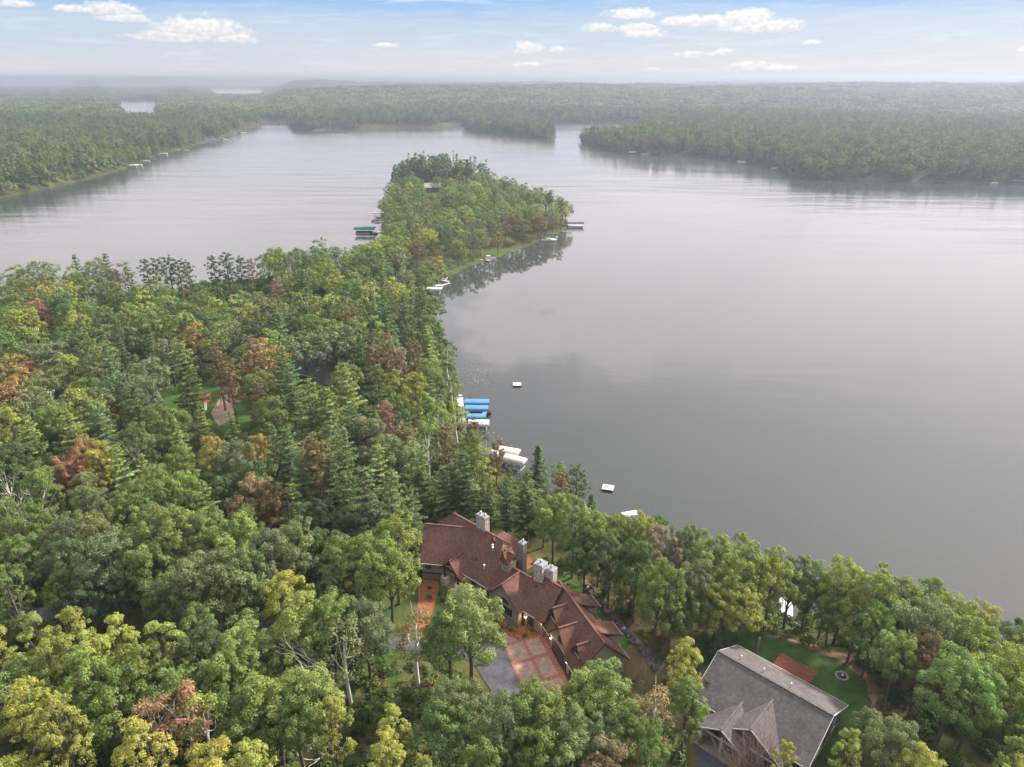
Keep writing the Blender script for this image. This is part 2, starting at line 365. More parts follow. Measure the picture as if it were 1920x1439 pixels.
m_mulch = mat('cedar_mulch', (.19, .07, .032), rough=1, scale=2.5, spec=.05, col2=(.31, .125, .06), bump=.8, bscale=9, detail=8)
m_asph = mat('asphalt', (.058, .058, .070), rough=.95, scale=1.2, spec=.1, col2=(.100, .098, .115), bump=.3, bscale=20, detail=8)
m_asph_d = mat('old_asphalt', (.055, .052, .06), rough=.95, scale=.8, spec=.1, col2=(.10, .10, .11), detail=8)
m_redbrick = mat('red_pavers', (.23, .085, .072), rough=.9, scale=2, spec=.1, col2=(.36, .15, .12), bump=.3, bscale=12, detail=6)
m_tanpav = mat('tan_pavers', (.24, .165, .125), rough=.9, scale=1.6, spec=.1, col2=(.37, .27, .205), bump=.3, bscale=12, detail=8)
m_walk = mat('grey_pavers', (.20, .155, .14), rough=.9, scale=3, spec=.1, col2=(.29, .235, .21), bump=.3, bscale=12, detail=8)
# front yard, lake-side meadow, lawns
drape('yard_grass', PX([(700, 1120), (775, 1090), (800, 1080), (880, 1080), (945, 1160), (960, 1190), (890, 1220), (870, 1260), (930, 1330), (880, 1400), (600, 1439), (560, 1300), (660, 1210)]), .03, m_yard, wob=.5)
drape('meadow', PX([(985, 1030), (1050, 1050), (1100, 1050), (1190, 1080), (1260, 1130), (1335, 1165), (1330, 1230), (1300, 1300), (1330, 1400), (1250, 1500), (1150, 1480), (1080, 1330), (1085, 1310), (1170, 1260), (1100, 1150), (1020, 1080)]), .03, m_meadow, wob=.5)
drape('lawn', PX([(1040, 1062), (1085, 1078), (1120, 1120), (1165, 1180), (1185, 1205), (1165, 1225), (1090, 1130), (1030, 1085)]), .06, m_lawn, wob=.15)
drape('lawn', PX([(1318, 1178), (1420, 1172), (1500, 1200), (1572, 1238), (1622, 1275), (1628, 1330), (1612, 1400), (1560, 1430), (1480, 1380), (1330, 1290), (1296, 1262)]), .06, m_lawn, wob=.25)
drape('bare_ground', PX([(1465, 1150), (1500, 1165), (1530, 1195), (1560, 1215), (1600, 1235), (1700, 1290), (1715, 1330), (1640, 1345), (1622, 1275), (1572, 1238), (1520, 1215), (1485, 1190)]), .045, m_needle, wob=.4)
drape('bare_ground', PX([(1240, 1320), (1300, 1290), (1330, 1330), (1310, 1439), (1290, 1520), (1200, 1500)]), .05, m_meadow, wob=.4)
drape('lawn', PX([(300, 728), (360, 715), (430, 728), (470, 760), (470, 805), (420, 815), (360, 775), (310, 765)]), .06, m_lawn, wob=.3)
drape('bare_ground', PX([(412, 745), (432, 738), (442, 752), (436, 785), (410, 800), (396, 775)]), .09, mat('pink_gravel', (.21, .15, .115), rough=1, scale=1, col2=(.29, .21, .17), detail=8), wob=.15)
drape('drive', PX([(898, 1211), (946, 1208), (982, 1290), (965, 1312), (925, 1304), (884, 1240)]), .08, m_asph, wob=.05)
drape('drive', PX([(890, 1216), (884, 1240), (800, 1222), (700, 1216), (620, 1214), (520, 1196), (400, 1165), (250, 1134), (150, 1150), (60, 1174), (-60, 1184), (-60, 1142), (20, 1147), (110, 1134), (220, 1112), (420, 1140), (560, 1178), (700, 1192)]), .075, m_asph_d, wob=.1)
drape('drive', PX([(1300, 1375), (1318, 1365), (1345, 1385), (1360, 1439), (1400, 1520), (1290, 1520), (1308, 1439)]), .075, m_asph, wob=.1)
# mulch beds
drape('mulch_bed', PX([(784, 1100), (790, 1086), (822, 1089), (824, 1098), (812, 1145), (800, 1180), (780, 1178), (783, 1140)]), .10, m_mulch, wob=.12)
drape('mulch_bed', PX([(929, 1143), (975, 1160), (1010, 1175), (1020, 1190), (975, 1203), (960, 1197), (938, 1186), (945, 1178), (930, 1160)]), .10, m_mulch, wob=.12)
drape('mulch_bed', PX([(950, 1040), (990, 1040), (1002, 1062), (985, 1072), (965, 1062)]), .10, m_mulch, wob=.12)
drape('mulch_bed', PX([(1090, 1090), (1100, 1088), (1106, 1100), (1096, 1106)], 7), .10, m_mulch, wob=.1)
# paved court: red brick borders, tan fields set 6 mm proud
pad = [at(946, 1210, 7), at(1016, 1188, 7), at(1080, 1300, 7), at(1083, 1330, 7), at(1000, 1330, 7)]
mb = MB()
z0 = 7.09
mb.poly([(x, y, z0) for x, y in [at(944, 1209, 7), at(1017, 1187, 7), at(1086, 1318, 7), at(1000, 1345, 7)]], 0)
A0 = Vector(at(947, 1212, 7)); A1 = Vector(at(1013, 1192, 7)); B0 = Vector(at(998, 1335, 7)); B1 = Vector(at(1078, 1312, 7))
def lerp2(u, v): p = A0.lerp(A1, u).lerp(B0.lerp(B1, u), v); return p
us = [(.03, .47), (.56, .93)]; vs = [(.02, .28), (.335, .62), (.675, .97)]
for u0, u1 in us:
    for v0, v1 in vs:
        q = [lerp2(u0, v0), lerp2(u1, v0), lerp2(u1, v1), lerp2(u0, v1)]
        mb.poly([(p[0], p[1], z0 + .012) for p in q], 1)
o = mb.build('paved_court', [m_redbrick, m_tanpav]); tag(o, kind='structure')
drape('footpath', PX([(893, 1156), (900, 1160), (925, 1178), (945, 1190), (975, 1203), (1004, 1180), (1012, 1186), (985, 1206), (944, 1212), (935, 1200), (895, 1178), (880, 1165), (850, 1120), (848, 1097), (862, 1092), (866, 1110), (880, 1140)]), .085, m_walk, wob=.03)
drape('footpath', PX([(1452, 1160), (1475, 1172), (1500, 1178), (1520, 1200), (1505, 1205), (1490, 1188), (1455, 1172)], 5), .10, m_walk, wob=.1)
drape('shore_grass', PX([(815, 545), (838, 524), (880, 502), (930, 486), (985, 466), (975, 458), (920, 472), (870, 485), (830, 500), (800, 525)], 1), .06, m_yard, step=4)
drape('shore_grass', PX([(300, 556), (380, 545), (430, 541), (480, 538), (470, 546), (400, 556), (330, 566)], 2), .06, m_lawn, step=4)
# ------------------------------------------------------------------ vegetation
def unit(a): return a / np.maximum(np.linalg.norm(a, axis=1, keepdims=True), 1e-9)
def leaves(C, Nn, size, asp=0.6, R=None, flat=0.0):
    """diamond leaf sprays: centres C, normals Nn"""
    R = R or rng; n = len(C); r = unit(R.normal(size=(n, 3)))
    if flat: r = r * np.array([1, 1, 1 - flat]); r = unit(r)
    t = unit(np.cross(Nn, r)); b = np.cross(Nn, t)
    s = (size * R.uniform(.65, 1.35, n))[:, None]
    V = np.stack([C - t * s * .5, C - b * s * .5 * asp, C + t * s * .5, C + b * s * .5 * asp], 1).reshape(-1, 3)
    return V
def pack(name, V, tint, m):
    n = len(V) // 4; return raw_mesh(name, V, np.arange(n * 4).reshape(n, 4), tint=tint, mats=[m])
M_LEAF = leaf_mat('leaf'); M_NEEDLE = leaf_mat('needle', trans=.15)
M_BARK = mat('bark', (.10, .08, .065), scale=2, rough=1, spec=.05, col2=(.19, .165, .14), stretch=(1, 1, .25), detail=6)
M_BARKRED = mat('red_pine_bark', (.14, .07, .045), scale=2, rough=1, spec=.05, col2=(.25, .13, .085), stretch=(1, 1, .3), detail=6)
M_BIRCH = mat('birch_bark', (.55, .53, .48), scale=3, rough=.9, spec=.1, col2=(.72, .70, .66), stretch=(.4, .4, 2), detail=5)
M_DEADW = mat('dead_wood', (.42, .39, .36), scale=3, rough=1, spec=.05, col2=(.62, .60, .57), stretch=(1, 1, .3), detail=5)
M_TWIG = mat('grey_twigs', (.17, .12, .10), scale=3, rough=1, spec=.05, col2=(.29, .22, .19), detail=4)

def gen_round(seed, h=16, r=4.6, cb=.28, lobes=9, cl=8, nl=95, ls=.42, rc=1.05, trunk=True, airy=0.0, up=0.0, barkm=None, lean=0):
    R = np.random.default_rng(seed); pr = random.Random(seed)
    zc = h * (cb + 1) / 2; hz = h * (1 - cb) / 2
    C = []; Nn = []; T = []; tips = []
    ga = pr.uniform(0, 6.28)
    for i in range(lobes):
        # lobes spread round the crown and one or two on top
        f = (i + .5) / lobes; zz = 1 - 1.65 * f; az = ga + i * 2.399963 + pr.uniform(-.4, .4)
        rad = math.sqrt(max(0, 1 - zz * zz)); k = pr.uniform(.48, .68)
        if zz < -.2: rad *= 1.05
        L0 = np.array([math.cos(az) * rad * r * k, math.sin(az) * rad * r * k, zc + zz * hz * (.62 + up)])
        lr = r * pr.uniform(.36, .52); lt = pr.uniform(.86, 1.14)
        tips.append(L0)
        nclu = max(3, int(cl * pr.uniform(.8, 1.3)))
        D = unit(R.normal(size=(nclu, 3)) + np.array([0, 0, .45]) + (L0 - np.array([0, 0, zc])) / r * 1.1)
        for d in D:
            c = L0 + d * lr * R.uniform(.62, 1.08) * np.array([1, 1, .85]); q = rc * R.uniform(.6, 1.2); m = int(nl * (q / rc) ** 2 * R.uniform(.8, 1.2))
            dd = unit(R.normal(size=(m, 3)) + np.array([0, 0, .35]) + d * .55)
            rad_ = R.uniform(.55, 1.05, (m, 1)) * (1 + airy * R.uniform(-.3, .8, (m, 1)))
            C.append(c + dd * q * rad_ * np.array([1, 1, .78])); Nn.append(unit(dd + np.array([0, 0, .55]) + R.normal(size=(m, 3)) * .42))
            T.append(np.full(m, lt * R.uniform(.82, 1.2)) * R.uniform(.8, 1.2, m))
    C = np.concatenate(C); Nn = np.concatenate(Nn); T = np.concatenate(T)
    tint = np.stack([T * R.uniform(.93, 1.1, len(T)), T, T * R.uniform(.85, 1.1, len(T))], 1)
    crown = pack('crown', leaves(C, Nn, ls, .62, R), tint, M_LEAF)
    mb = MB(); tr = h * .013 + .06
    top = np.array([pr.uniform(-.5, .5), pr.uniform(-.5, .5), h * .8])
    mid = np.array([pr.uniform(-.4, .4), pr.uniform(-.4, .4), h * cb * 1.05])
    mb.tube([(0, 0, -1.2), (0, 0, 0.1), tuple(mid), tuple((mid + top) / 2), tuple(top)], [tr * 1.5, tr * 1.2, tr, tr * .6, tr * .2], 7)
    for t in tips:
        s = mid + (top - mid) * pr.uniform(0, .55); m_ = (s + t) / 2 + np.array([0, 0, -.3])
        mb.tube([tuple(s), tuple(m_), tuple(t)], [tr * .45, tr * .3, tr * .1], 5)
        for _ in range(3):
            e = t + R.normal(size=3) * r * .28; mb.tube([tuple(m_ * .4 + t * .6), tuple(e)], [tr * .16, tr * .05], 3, cap=False)
    return crown, mb.mesh('trunk', barkm or M_BARK)
def gen_conifer(seed, h=21, r=3.9, cb=.12, kind='pine', step=.85, per=6, nl=14, ls=.62, shape=.8):
    R = np.random.default_rng(seed); pr = random.Random(seed); C = []; Nn = []; T = []
    mb = MB(); tr = h * .011 + .05; mb.tube([(0, 0, -1.2), (0, 0, h * .5), (0, 0, h * .97)], [tr * 1.3, tr * .75, .03], 7)
    z = h * cb; a0 = pr.uniform(0, 6.28)
    sect = [pr.uniform(.72, 1.12) for _ in range(7)]
    while z < h * .985:
        u = (z - h * cb) / (h * (1 - cb)); prof = (1 - u) ** shape * (1 if u > .12 else .6 + u * 3.3)
        n = per if u < .8 else max(3, per - 2)
        for k in range(n):
            az = a0 + k * 2 * math.pi / n + pr.uniform(-.35, .35); s = sect[int((az % 6.283) / 6.283 * 7) % 7]
            Lb = r * prof * s * (pr.uniform(.6, 1.15) if kind != 'pine' else pr.uniform(.45, 1.2)) + .25
            tilt = {'pine': .10 + .35 * u, 'spruce': -.28 + .55 * u, 'fir': -.05 + .4 * u}[kind] + pr.uniform(-.08, .08)
            d = np.array([math.cos(az), math.sin(az), math.tan(tilt)]); side = np.array([-math.sin(az), math.cos(az), 0])
            bt = pr.uniform(.78, 1.22)
            if Lb > .8: mb.tube([(0, 0, z), tuple(np.array([0, 0, z]) + d * Lb * .85)], [tr * .22, .015], 3, cap=False)
            nt = max(2, int(Lb / .42))
            for j in range(nt):
                f = (.22 + .78 * (j + R.uniform(0, 1)) / nt); w = Lb * .30 * (1.15 - f) + .16
                m = nl
                p = np.array([0, 0, z]) + d * Lb * f
                q = p + side * R.uniform(-1, 1, (m, 1)) * w + d * R.uniform(-.2, .2, (m, 1)) + np.array([0, 0, 1]) * R.uniform(-.16, .12, (m, 1))
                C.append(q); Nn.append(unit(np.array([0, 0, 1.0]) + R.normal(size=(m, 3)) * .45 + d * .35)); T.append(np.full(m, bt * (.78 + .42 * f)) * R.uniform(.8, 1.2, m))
        z += step * pr.uniform(.75, 1.2) * (1 if u < .8 else .6)
    C = np.concatenate(C); Nn = np.concatenate(Nn); T = np.concatenate(T)
    tint = np.stack([T * R.uniform(.9, 1.1, len(T)), T, T * R.uniform(.85, 1.1, len(T))], 1)
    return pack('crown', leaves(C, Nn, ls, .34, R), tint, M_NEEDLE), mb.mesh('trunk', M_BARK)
def gen_redpine(seed, h=19, r=3.0, cb=.42, nb=34, nl=75, ls=.42, rc=.62):
    R = np.random.default_rng(seed); pr = random.Random(seed); C = []; Nn = []; T = []
    mb = MB(); tr = h * .011 + .05; bend = np.array([pr.uniform(-.5, .5), pr.uniform(-.5, .5), 0])
    def ax(z): return bend * (z / h) ** 2 + np.array([0, 0, z])
    mb.tube([(0, 0, -1.2), tuple(ax(h * .5)), tuple(ax(h * .95))], [tr * 1.3, tr * .9, .05], 7)
    for i in range(nb):
        u = (i + pr.random()) / nb; z = h * (cb + (1 - cb) * u); az = i * 2.4 + pr.uniform(-.4, .4)
        Lb = r * (math.sin(math.pi * min(1, (.22 + .78 * (1 - u) ** .8))) * .35 + .72 * (1 - u) ** .55) * pr.uniform(.7, 1.15) + .3
        d = np.array([math.cos(az), math.sin(az), .15 + .5 * u]); a = ax(z); b = a + d * Lb
        mb.tube([tuple(a), tuple(a + d * Lb * .6 + np.array([0, 0, -.15])), tuple(b)], [tr * .25, tr * .14, .02], 3, cap=False)
        for j in range(3 if Lb > 1.2 else 2):
            c = a + d * Lb * (1 - j * .3) + R.normal(size=3) * .28; m = int(nl * R.uniform(.6, 1.1)); q = rc * R.uniform(.7, 1.25); dd = unit(R.normal(size=(m, 3)) + np.array([0, 0, .35]))
            C.append(c + dd * q * R.uniform(.35, 1, (m, 1)) * np.array([1, 1, .7])); Nn.append(unit(dd + np.array([0, 0, .5]) + R.normal(size=(m, 3)) * .6))
            T.append(np.full(m, R.uniform(.75, 1.25)) * R.uniform(.8, 1.2, m))
    C = np.concatenate(C); Nn = np.concatenate(Nn); T = np.concatenate(T)
    tint = np.stack([T * R.uniform(.9, 1.15, len(T)), T, T], 1)
    return pack('crown', leaves(C, Nn, ls, .3, R), tint, M_NEEDLE), mb.mesh('trunk', M_BARKRED)
def limbs(mb, pr, p, d, L, r, depth, m=3, spread=.6, n=5):
    e = p + d * L; k = p + d * L * .5 + Vector([pr.uniform(-1, 1) * L * .06 for _ in range(3)])
    mb.tube([p, k, e], [r, r * .8, r * .6], n, cap=False)
    if depth == 0: return
    for i in range(m):
        nd = (d + Vector([pr.uniform(-1, 1) for _ in range(3)]) * spread + Vector((0, 0, .12))).normalized()
        limbs(mb, pr, e if i < 2 else k, nd, L * pr.uniform(.55, .85), r * .55, depth - 1, m, spread, max(3, n - 1))
def gen_bare(seed, h=13, m=None, depth=4, r=.16, multi=1, spread=.6):
    pr = random.Random(seed); mb = MB()
    for i in range(multi):
        d = Vector((pr.uniform(-.4, .4) * (multi > 1), pr.uniform(-.4, .4) * (multi > 1), 1)).normalized()
        limbs(mb, pr, Vector((0, 0, -.6)), d, h * .42, r, depth, 3, spread)
    return mb.mesh('branches', m or M_DEADW)

NEAR = {}; MID = {}
NEAR['oak'] = [gen_round(10 + i, h=16, r=4.8, cb=.26, lobes=13, cl=10, nl=115, ls=.275, rc=.9) for i in range(5)]
NEAR['maple'] = [gen_round(20 + i, h=16, r=4.1, cb=.24, lobes=12, cl=10, nl=105, ls=.255, rc=.8, up=.14) for i in range(4)]
NEAR['aspen'] = [gen_round(30 + i, h=17, r=3.3, cb=.2, lobes=13, cl=11, nl=80, ls=.245, rc=.6, up=.32) for i in range(4)]
NEAR['birch'] = [gen_round(40 + i, h=14, r=3.0, cb=.35, lobes=8, cl=6, nl=42, ls=.34, rc=.8, airy=.6, up=.2, barkm=M_BIRCH) for i in range(3)]
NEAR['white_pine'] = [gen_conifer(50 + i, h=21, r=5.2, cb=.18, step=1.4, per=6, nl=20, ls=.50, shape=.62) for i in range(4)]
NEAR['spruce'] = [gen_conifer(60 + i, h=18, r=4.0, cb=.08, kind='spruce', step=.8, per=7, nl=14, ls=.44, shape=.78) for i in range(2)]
NEAR['red_pine'] = [gen_redpine(70 + i) for i in range(4)]
MID['oak'] = [gen_round(110 + i, h=16, r=5.6, cb=.26, lobes=13, cl=8, nl=36, ls=.52, rc=1.1) for i in range(3)]
MID['maple'] = [gen_round(120 + i, h=16, r=4.7, cb=.24, lobes=11, cl=8, nl=36, ls=.48, rc=.95, up=.12) for i in range(3)]
MID['aspen'] = [gen_round(130 + i, h=17, r=3.9, cb=.2, lobes=11, cl=8, nl=30, ls=.44, rc=.75, up=.25) for i in range(3)]
MID['birch'] = [gen_round(140 + i, h=14, r=3.0, cb=.3, lobes=8, cl=5, nl=24, ls=.5, rc=.85, airy=.5, up=.2, barkm=M_BIRCH) for i in range(2)]
MID['white_pine'] = [gen_conifer(150 + i, h=21, r=4.6, cb=.14, step=1.5, per=6, nl=9, ls=.8, shape=.6) for i in range(3)]
MID['spruce'] = [gen_conifer(160 + i, h=18, r=4.0, cb=.08, kind='spruce', step=1.1, per=6, nl=8, ls=.7, shape=.78) for i in range(2)]
MID['red_pine'] = [gen_redpine(170 + i, nb=26, nl=34, ls=.62, rc=.7) for i in range(2)]
NAMES = {'oak': 'oak_tree', 'maple': 'maple_tree', 'aspen': 'aspen_tree', 'birch': 'birch_tree', 'white_pine': 'pine_tree', 'spruce': 'spruce_tree', 'red_pine': 'red_pine_tree'}
BASEH = {'oak': 16, 'maple': 16, 'aspen': 17, 'birch': 14, 'white_pine': 21, 'spruce': 18, 'red_pine': 19}
COLS = {  # crown colours
 'g': (.105, .160, .040), 'd': (.075, .122, .040), 'D': (.050, .085, .034), 'y': (.215, .255, .055), 'Y': (.26, .28, .06), 's': (.125, .160, .070), 'b': (.150, .125, .055),
 'w': (.25, .205, .06), 'o': (.27, .165, .085), 'r': (.23, .135, .09), 'p': (.088, .145, .052), 'q': (.150, .205, .055), 'n': (.20, .165, .10), 'G': (.12, .20, .05)}
CNAME = {'g': 'mid-green', 'd': 'dark green', 'D': 'very dark green', 'y': 'yellow-green', 'Y': 'bright yellow-tinged', 's': 'grey-green', 'b': 'brownish olive', 'w': 'golden', 'o': 'orange-turning', 'r': 'reddish', 'p': 'blue-green', 'q': 'light green', 'n': 'tan thinning', 'G': 'vivid green'}
KNAME = {'oak': 'broad-crowned oak', 'maple': 'rounded maple', 'aspen': 'narrow aspen', 'birch': 'thin white-stemmed birch', 'white_pine': 'layered white pine', 'spruce': 'pointed spruce', 'red_pine': 'tufted red pine'}
TREES = []   # (kind, x, y, z, h, col, width, rz)
def add_tree(kind, x, y, h, col, wid=1.0): TREES.append((kind, x, y, gz(x, y), h, col, wid, random.uniform(0, 6.28)))
K = {'M': 'oak', 'm': 'maple', 'A': 'aspen', 'P': 'white_pine', 'R': 'red_pine', 'S': 'spruce', 'B': 'birch'}
FOOT = [[(-17.5, 96), (-9, 92.5), (-3, 88.5), (2.2, 83), (7.5, 73.2), (19, 76.5), (14.5, 91), (8, 99), (6, 107), (-6, 113), (-17, 112)], [(23, 64), (34, 56), (48, 69), (36, 83), (27, 78)]]
def in_poly(p, poly):
    c = False; n = len(poly)
    for i in range(n):
        a = poly[i]; b = poly[(i + 1) % n]
        if (a[1] > p[1]) != (b[1] > p[1]) and p[0] < a[0] + (p[1] - a[1]) * (b[0] - a[0]) / (b[1] - a[1]): c = not c
    return c
# crown tops read off the photograph: x y height kind colour
MAN = """
30 522 14 M g;75 514 14 M s;125 520 13 m d;170 515 14 M g;215 506 14 R b;200 500 15 m s;240 512 13 R b;272 488 17 R d;290 486 17 R D;312 483 18 R D;331 488 17 R d;348 491 17 R d;398 482 18 R D;421 476 19 R D;447 484 17 R D;470 487 16 R b
500 474 17 m g;547 471 17 m s;570 476 17 P p;606 480 16 m g;640 486 13 M s;690 468 17 M d;738 452 17 m s;712 486 14 M p;655 497 12 M d;290 516 16 A y;265 530 14 M g;310 535 13 m G;375 545 12 M g;400 556 16 A y;436 554 17 A y;372 574 12 m o
65 563 13 m r;140 586 14 m Y;70 533 13 M w;110 547 15 M d;230 545 15 M d;22 545 14 M s;330 560 15 M d;500 556 17 M s;545 548 16 m g;610 548 18 M q;655 556 17 m p;690 530 16 A y;735 520 16 A y;470 600 16 M D;420 600 15 M s;280 575 15 M g
15 663 13 m w;32 690 12 m w;50 678 11 m r;16 715 12 m o;120 667 14 m y;90 640 15 M s;195 643 19 P p;252 664 12 P q;335 640 20 P q;310 632 15 M s;400 640 19 R b;425 680 18 R b;468 636 19 R n;495 640 17 m w;525 648 20 P p;565 622 16 M s;620 602 18 M s;655 600 18 m p;695 596 17 A q
720 560 19 P p;755 545 19 P p;790 530 17 P p;770 590 19 P p;800 610 18 P q;640 678 22 P q;575 708 22 P q;612 722 20 P q;720 625 17 R b;748 655 17 R n;700 650 18 R b;775 640 17 R b;738 697 17 A y;778 700 17 A y;800 740 16 A q;822 600 15 P p;838 640 13 B g;846 690 12 B g;615 785 21 P p;655 755 21 P p;700 765 19 P p;722 760 15 R r
255 704 16 M s;180 765 18 P p;120 768 18 P q;45 778 18 P q;90 750 16 M g;225 742 10 m w;258 744 11 m w;150 728 14 M y;60 730 15 M s;300 760 15 M g;372 752 12 P q;430 768 10 P q;205 700 15 M d;10 770 17 A y;20 820 15 M d
150 822 15 m o;182 826 15 m Y;108 858 13 m o;134 856 13 m o;62 862 14 M g;215 830 17 P q;262 850 13 P q;340 880 15 M q;300 905 14 m g;392 816 14 m w;405 845 15 m g;436 824 17 M s;478 812 16 m w;505 790 21 P p;590 822 21 R b;535 800 20 P p;640 800 21 P p;690 780 19 M s;740 808 19 M s;705 832 19 P q;790 842 18 P q
465 888 16 M n;506 905 15 M b;545 902 15 P q;240 902 15 M g;222 925 14 M q;172 962 16 m s;60 960 14 M g;18 930 16 M g;183 995 17 M s;282 935 18 M q;330 955 17 M q;374 948 17 M q;432 962 17 M q;390 1028 18 M s;350 1040 17 M s;500 985 18 M s;545 970 16 M s;605 992 13 m p;690 990 18 M q;735 958 18 M q;660 940 15 M D;600 935 15 M D;560 940 14 M d;722 1010 17 M q;640 1000 16 M g
620 1072 12 m s;643 1078 11 A Y;20 1000 14 M g;110 1010 15 m d;270 1010 15 M g;450 1030 17 M s;110 1060 12 M g;300 1080 13 M d;150 1080 12 M D;210 1060 12 M d
55 1158 17 A y;125 1148 17 A y;90 1185 17 A y;160 1190 17 A y;208 1160 16 A y;290 1166 16 A y;30 1285 17 A Y;95 1320 16 A y;20 1240 15 M q;240 1210 15 A q;140 1230 17 A q;190 1250 15 M g;320 1250 14 M g;560 1112 17 M q;612 1110 16 M g;680 1122 15 M s;450 1172 15 M q;412 1212 15 M q;500 1262 16 M q;575 1255 16 M q;545 1285 15 M g;450 1290 15 M g;380 1170 15 M d;640 1170 14 B s;708 1190 8 m G;330 1292 14 B o;278 1310 13 B o;368 1300 13 B y
620 1312 14 A y;738 1328 12 A y;395 1392 15 m Y;462 1398 14 A Y;718 1378 13 A y;795 1425 12 A y;860 1268 14 M s;835 1310 13 M g;878 1100 18 M q;838 1140 15 M g;775 1150 13 B b;1000 1284 15 m g;948 1300 15 M s;1042 1302 14 M q;1062 1340 14 M s;1130 1236 15 M q;1105 1262 14 M q;1180 1318 14 m g;1210 1350 14 M g;1130 1345 13 M s;1228 1300 13 B b;1150 1395 13 M n;1010 1370 13 m g;910 1370 13 M g
1292 1198 13 m Y;1298 1270 14 m g;1330 1272 13 m g;1600 1374 12 A y;1690 1340 14 M s;1745 1400 13 M Y;1640 1335 10 M s;1480 1398 11 A Y;1810 1222 17 M G;1850 1250 15 M G;1730 1108 14 M q;1760 1058 14 m G;1775 1080 13 m G;1600 1043 16 M y;1650 1072 16 M q;1700 1080 15 M q;1800 1098 15 M y;1855 1110 15 m Y;1900 1148 14 M s;1750 1120 16 M s;1830 1150 15 M q;1885 1200 15 M g
1500 1018 16 M s;1535 1035 15 m q;1462 1020 16 M q;1400 1010 16 M q;1345 998 16 M q;1292 978 15 M s;1245 1048 17 M g;1268 1085 14 M g;1170 958 15 M q;1205 965 15 M y;1110 922 14 S p;1055 882 13 R b;1010 823 17 S d;930 826 13 R b;885 780 13 R b;990 880 17 P p;1040 922 17 M q;1078 935 16 M q;900 838 16 A y;868 842 17 P p;1128 960 15 M q;1240 985 15 M n;1100 1000 15 M d;1150 1000 15 M d;1200 1010 16 M d
1165 1078 9 m w;1165 1105 5 S d;1183 1120 4 S d;1140 1060 6 S d;1350 1172 6 S p;1560 1075 12 M d;1575 1095 12 M g;1520 1120 6 M g;1650 1135 13 M G;1700 1180 14 M d;1620 1110 13 M g;1750 1190 14 M b;1440 1035 15 M g;1380 1040 16 M q;1315 1050 15 M g;1350 1090 13 M d;1400 1100 12 M g;1290 1110 11 M d
790 880 19 P p;830 870 19 P p;870 890 19 P p;920 900 18 P p;770 915 19 P p;730 880 20 P p;680 870 20 P p;645 880 18 P p;850 885 18 P d;950 895 16 P p;905 905 15 P p;985 912 14 P p;1020 935 14 M d;760 800 18 R b;800 790 16 B g;820 755 14 B q;855 745 12 B y;835 800 16 R b;560 850 18 P p;620 850 18 P d;480 860 16 M d
755 300 18 P d;790 296 18 P d;820 302 18 R d;865 300 18 P d;885 304 17 R d;915 312 16 R d;945 345 16 R b;990 362 15 R b;1030 370 17 R D;1052 375 18 R D;1060 395 14 R d;770 322 15 m s;820 330 16 M q;890 340 17 M y;740 345 16 M q;760 365 16 M g;725 400 14 A G;850 355 17 M q;910 350 16 M G;945 375 15 A y;880 400 16 A Y;960 405 15 M b;1010 400 15 M b;985 425 13 A w;820 480 13 A Y;800 430 15 M y;850 420 16 M q;900 430 15 M q;780 460 14 M b;750 420 15 M g
"""
for ln in MAN.strip().replace('\n', ';').split(';'):
    p = ln.split()
    if len(p) < 5: continue
    px, py, h = float(p[0]), float(p[1]), float(p[2]); zt = 7 + h
    x, y = at(px, py, zt)
    g0 = gz(x, y); x, y = at(px, py, max(g0, .4) + h); g0 = gz(x, y)
    while h > 5 and any(in_poly((x, y), c) for c in FOOT): h -= .5; x, y = at(px, py, 7 + h); g0 = gz(x, y)
    if g0 < 0.15:      # the shore is a little farther in than read: step inland
        for k in range(40):
            x -= .8 * (1 if x < 60 else .2); y -= .6
            if gz(x, y) > .3: break
    h *= .98
    add_tree(K[p[3]], x, y, h, p[4], {'M': 1.0, 'm': 1.0}.get(p[3], 1.0))
for i_, t_ in enumerate(TREES):
    if t_[1] > 24 and t_[5] in 'gdM' and random.random() < .8: TREES[i_] = t_[:5] + (random.choice('qqysy'),) + t_[6:]
NMAN = len(TREES)
# keep-clear outlines in plan, under which no other tree is set
def W(l, z=7): return np.array([at(x, y, z) for x, y in l])
CLEAR_GROUND = [W([(780, 1075), (840, 960), (1040, 1010), (1110, 1075), (1190, 1190), (1190, 1290), (1090, 1340), (900, 1330), (860, 1240), (690, 1225), (700, 1130)]),
                W([(985, 1030), (1050, 1045), (1110, 1050), (1200, 1110), (1330, 1170), (1330, 1240), (1250, 1330), (1150, 1300), (1100, 1150)]),
                W([(1296, 1180), (1420, 1165), (1510, 1195), (1640, 1260), (1650, 1400), (1620, 1600), (1290, 1600), (1290, 1300)]),
                W([(300, 720), (460, 722), (480, 800), (420, 830), (300, 780)]), W([(-60, 1140), (420, 1130), (640, 1190), (640, 1222), (400, 1180), (150, 1160), (-60, 1190)]),
                W([(540, 690), (650, 690), (660, 760), (550, 760)]), W([(740, 340), (860, 345), (850, 375), (770, 372)], 2)]
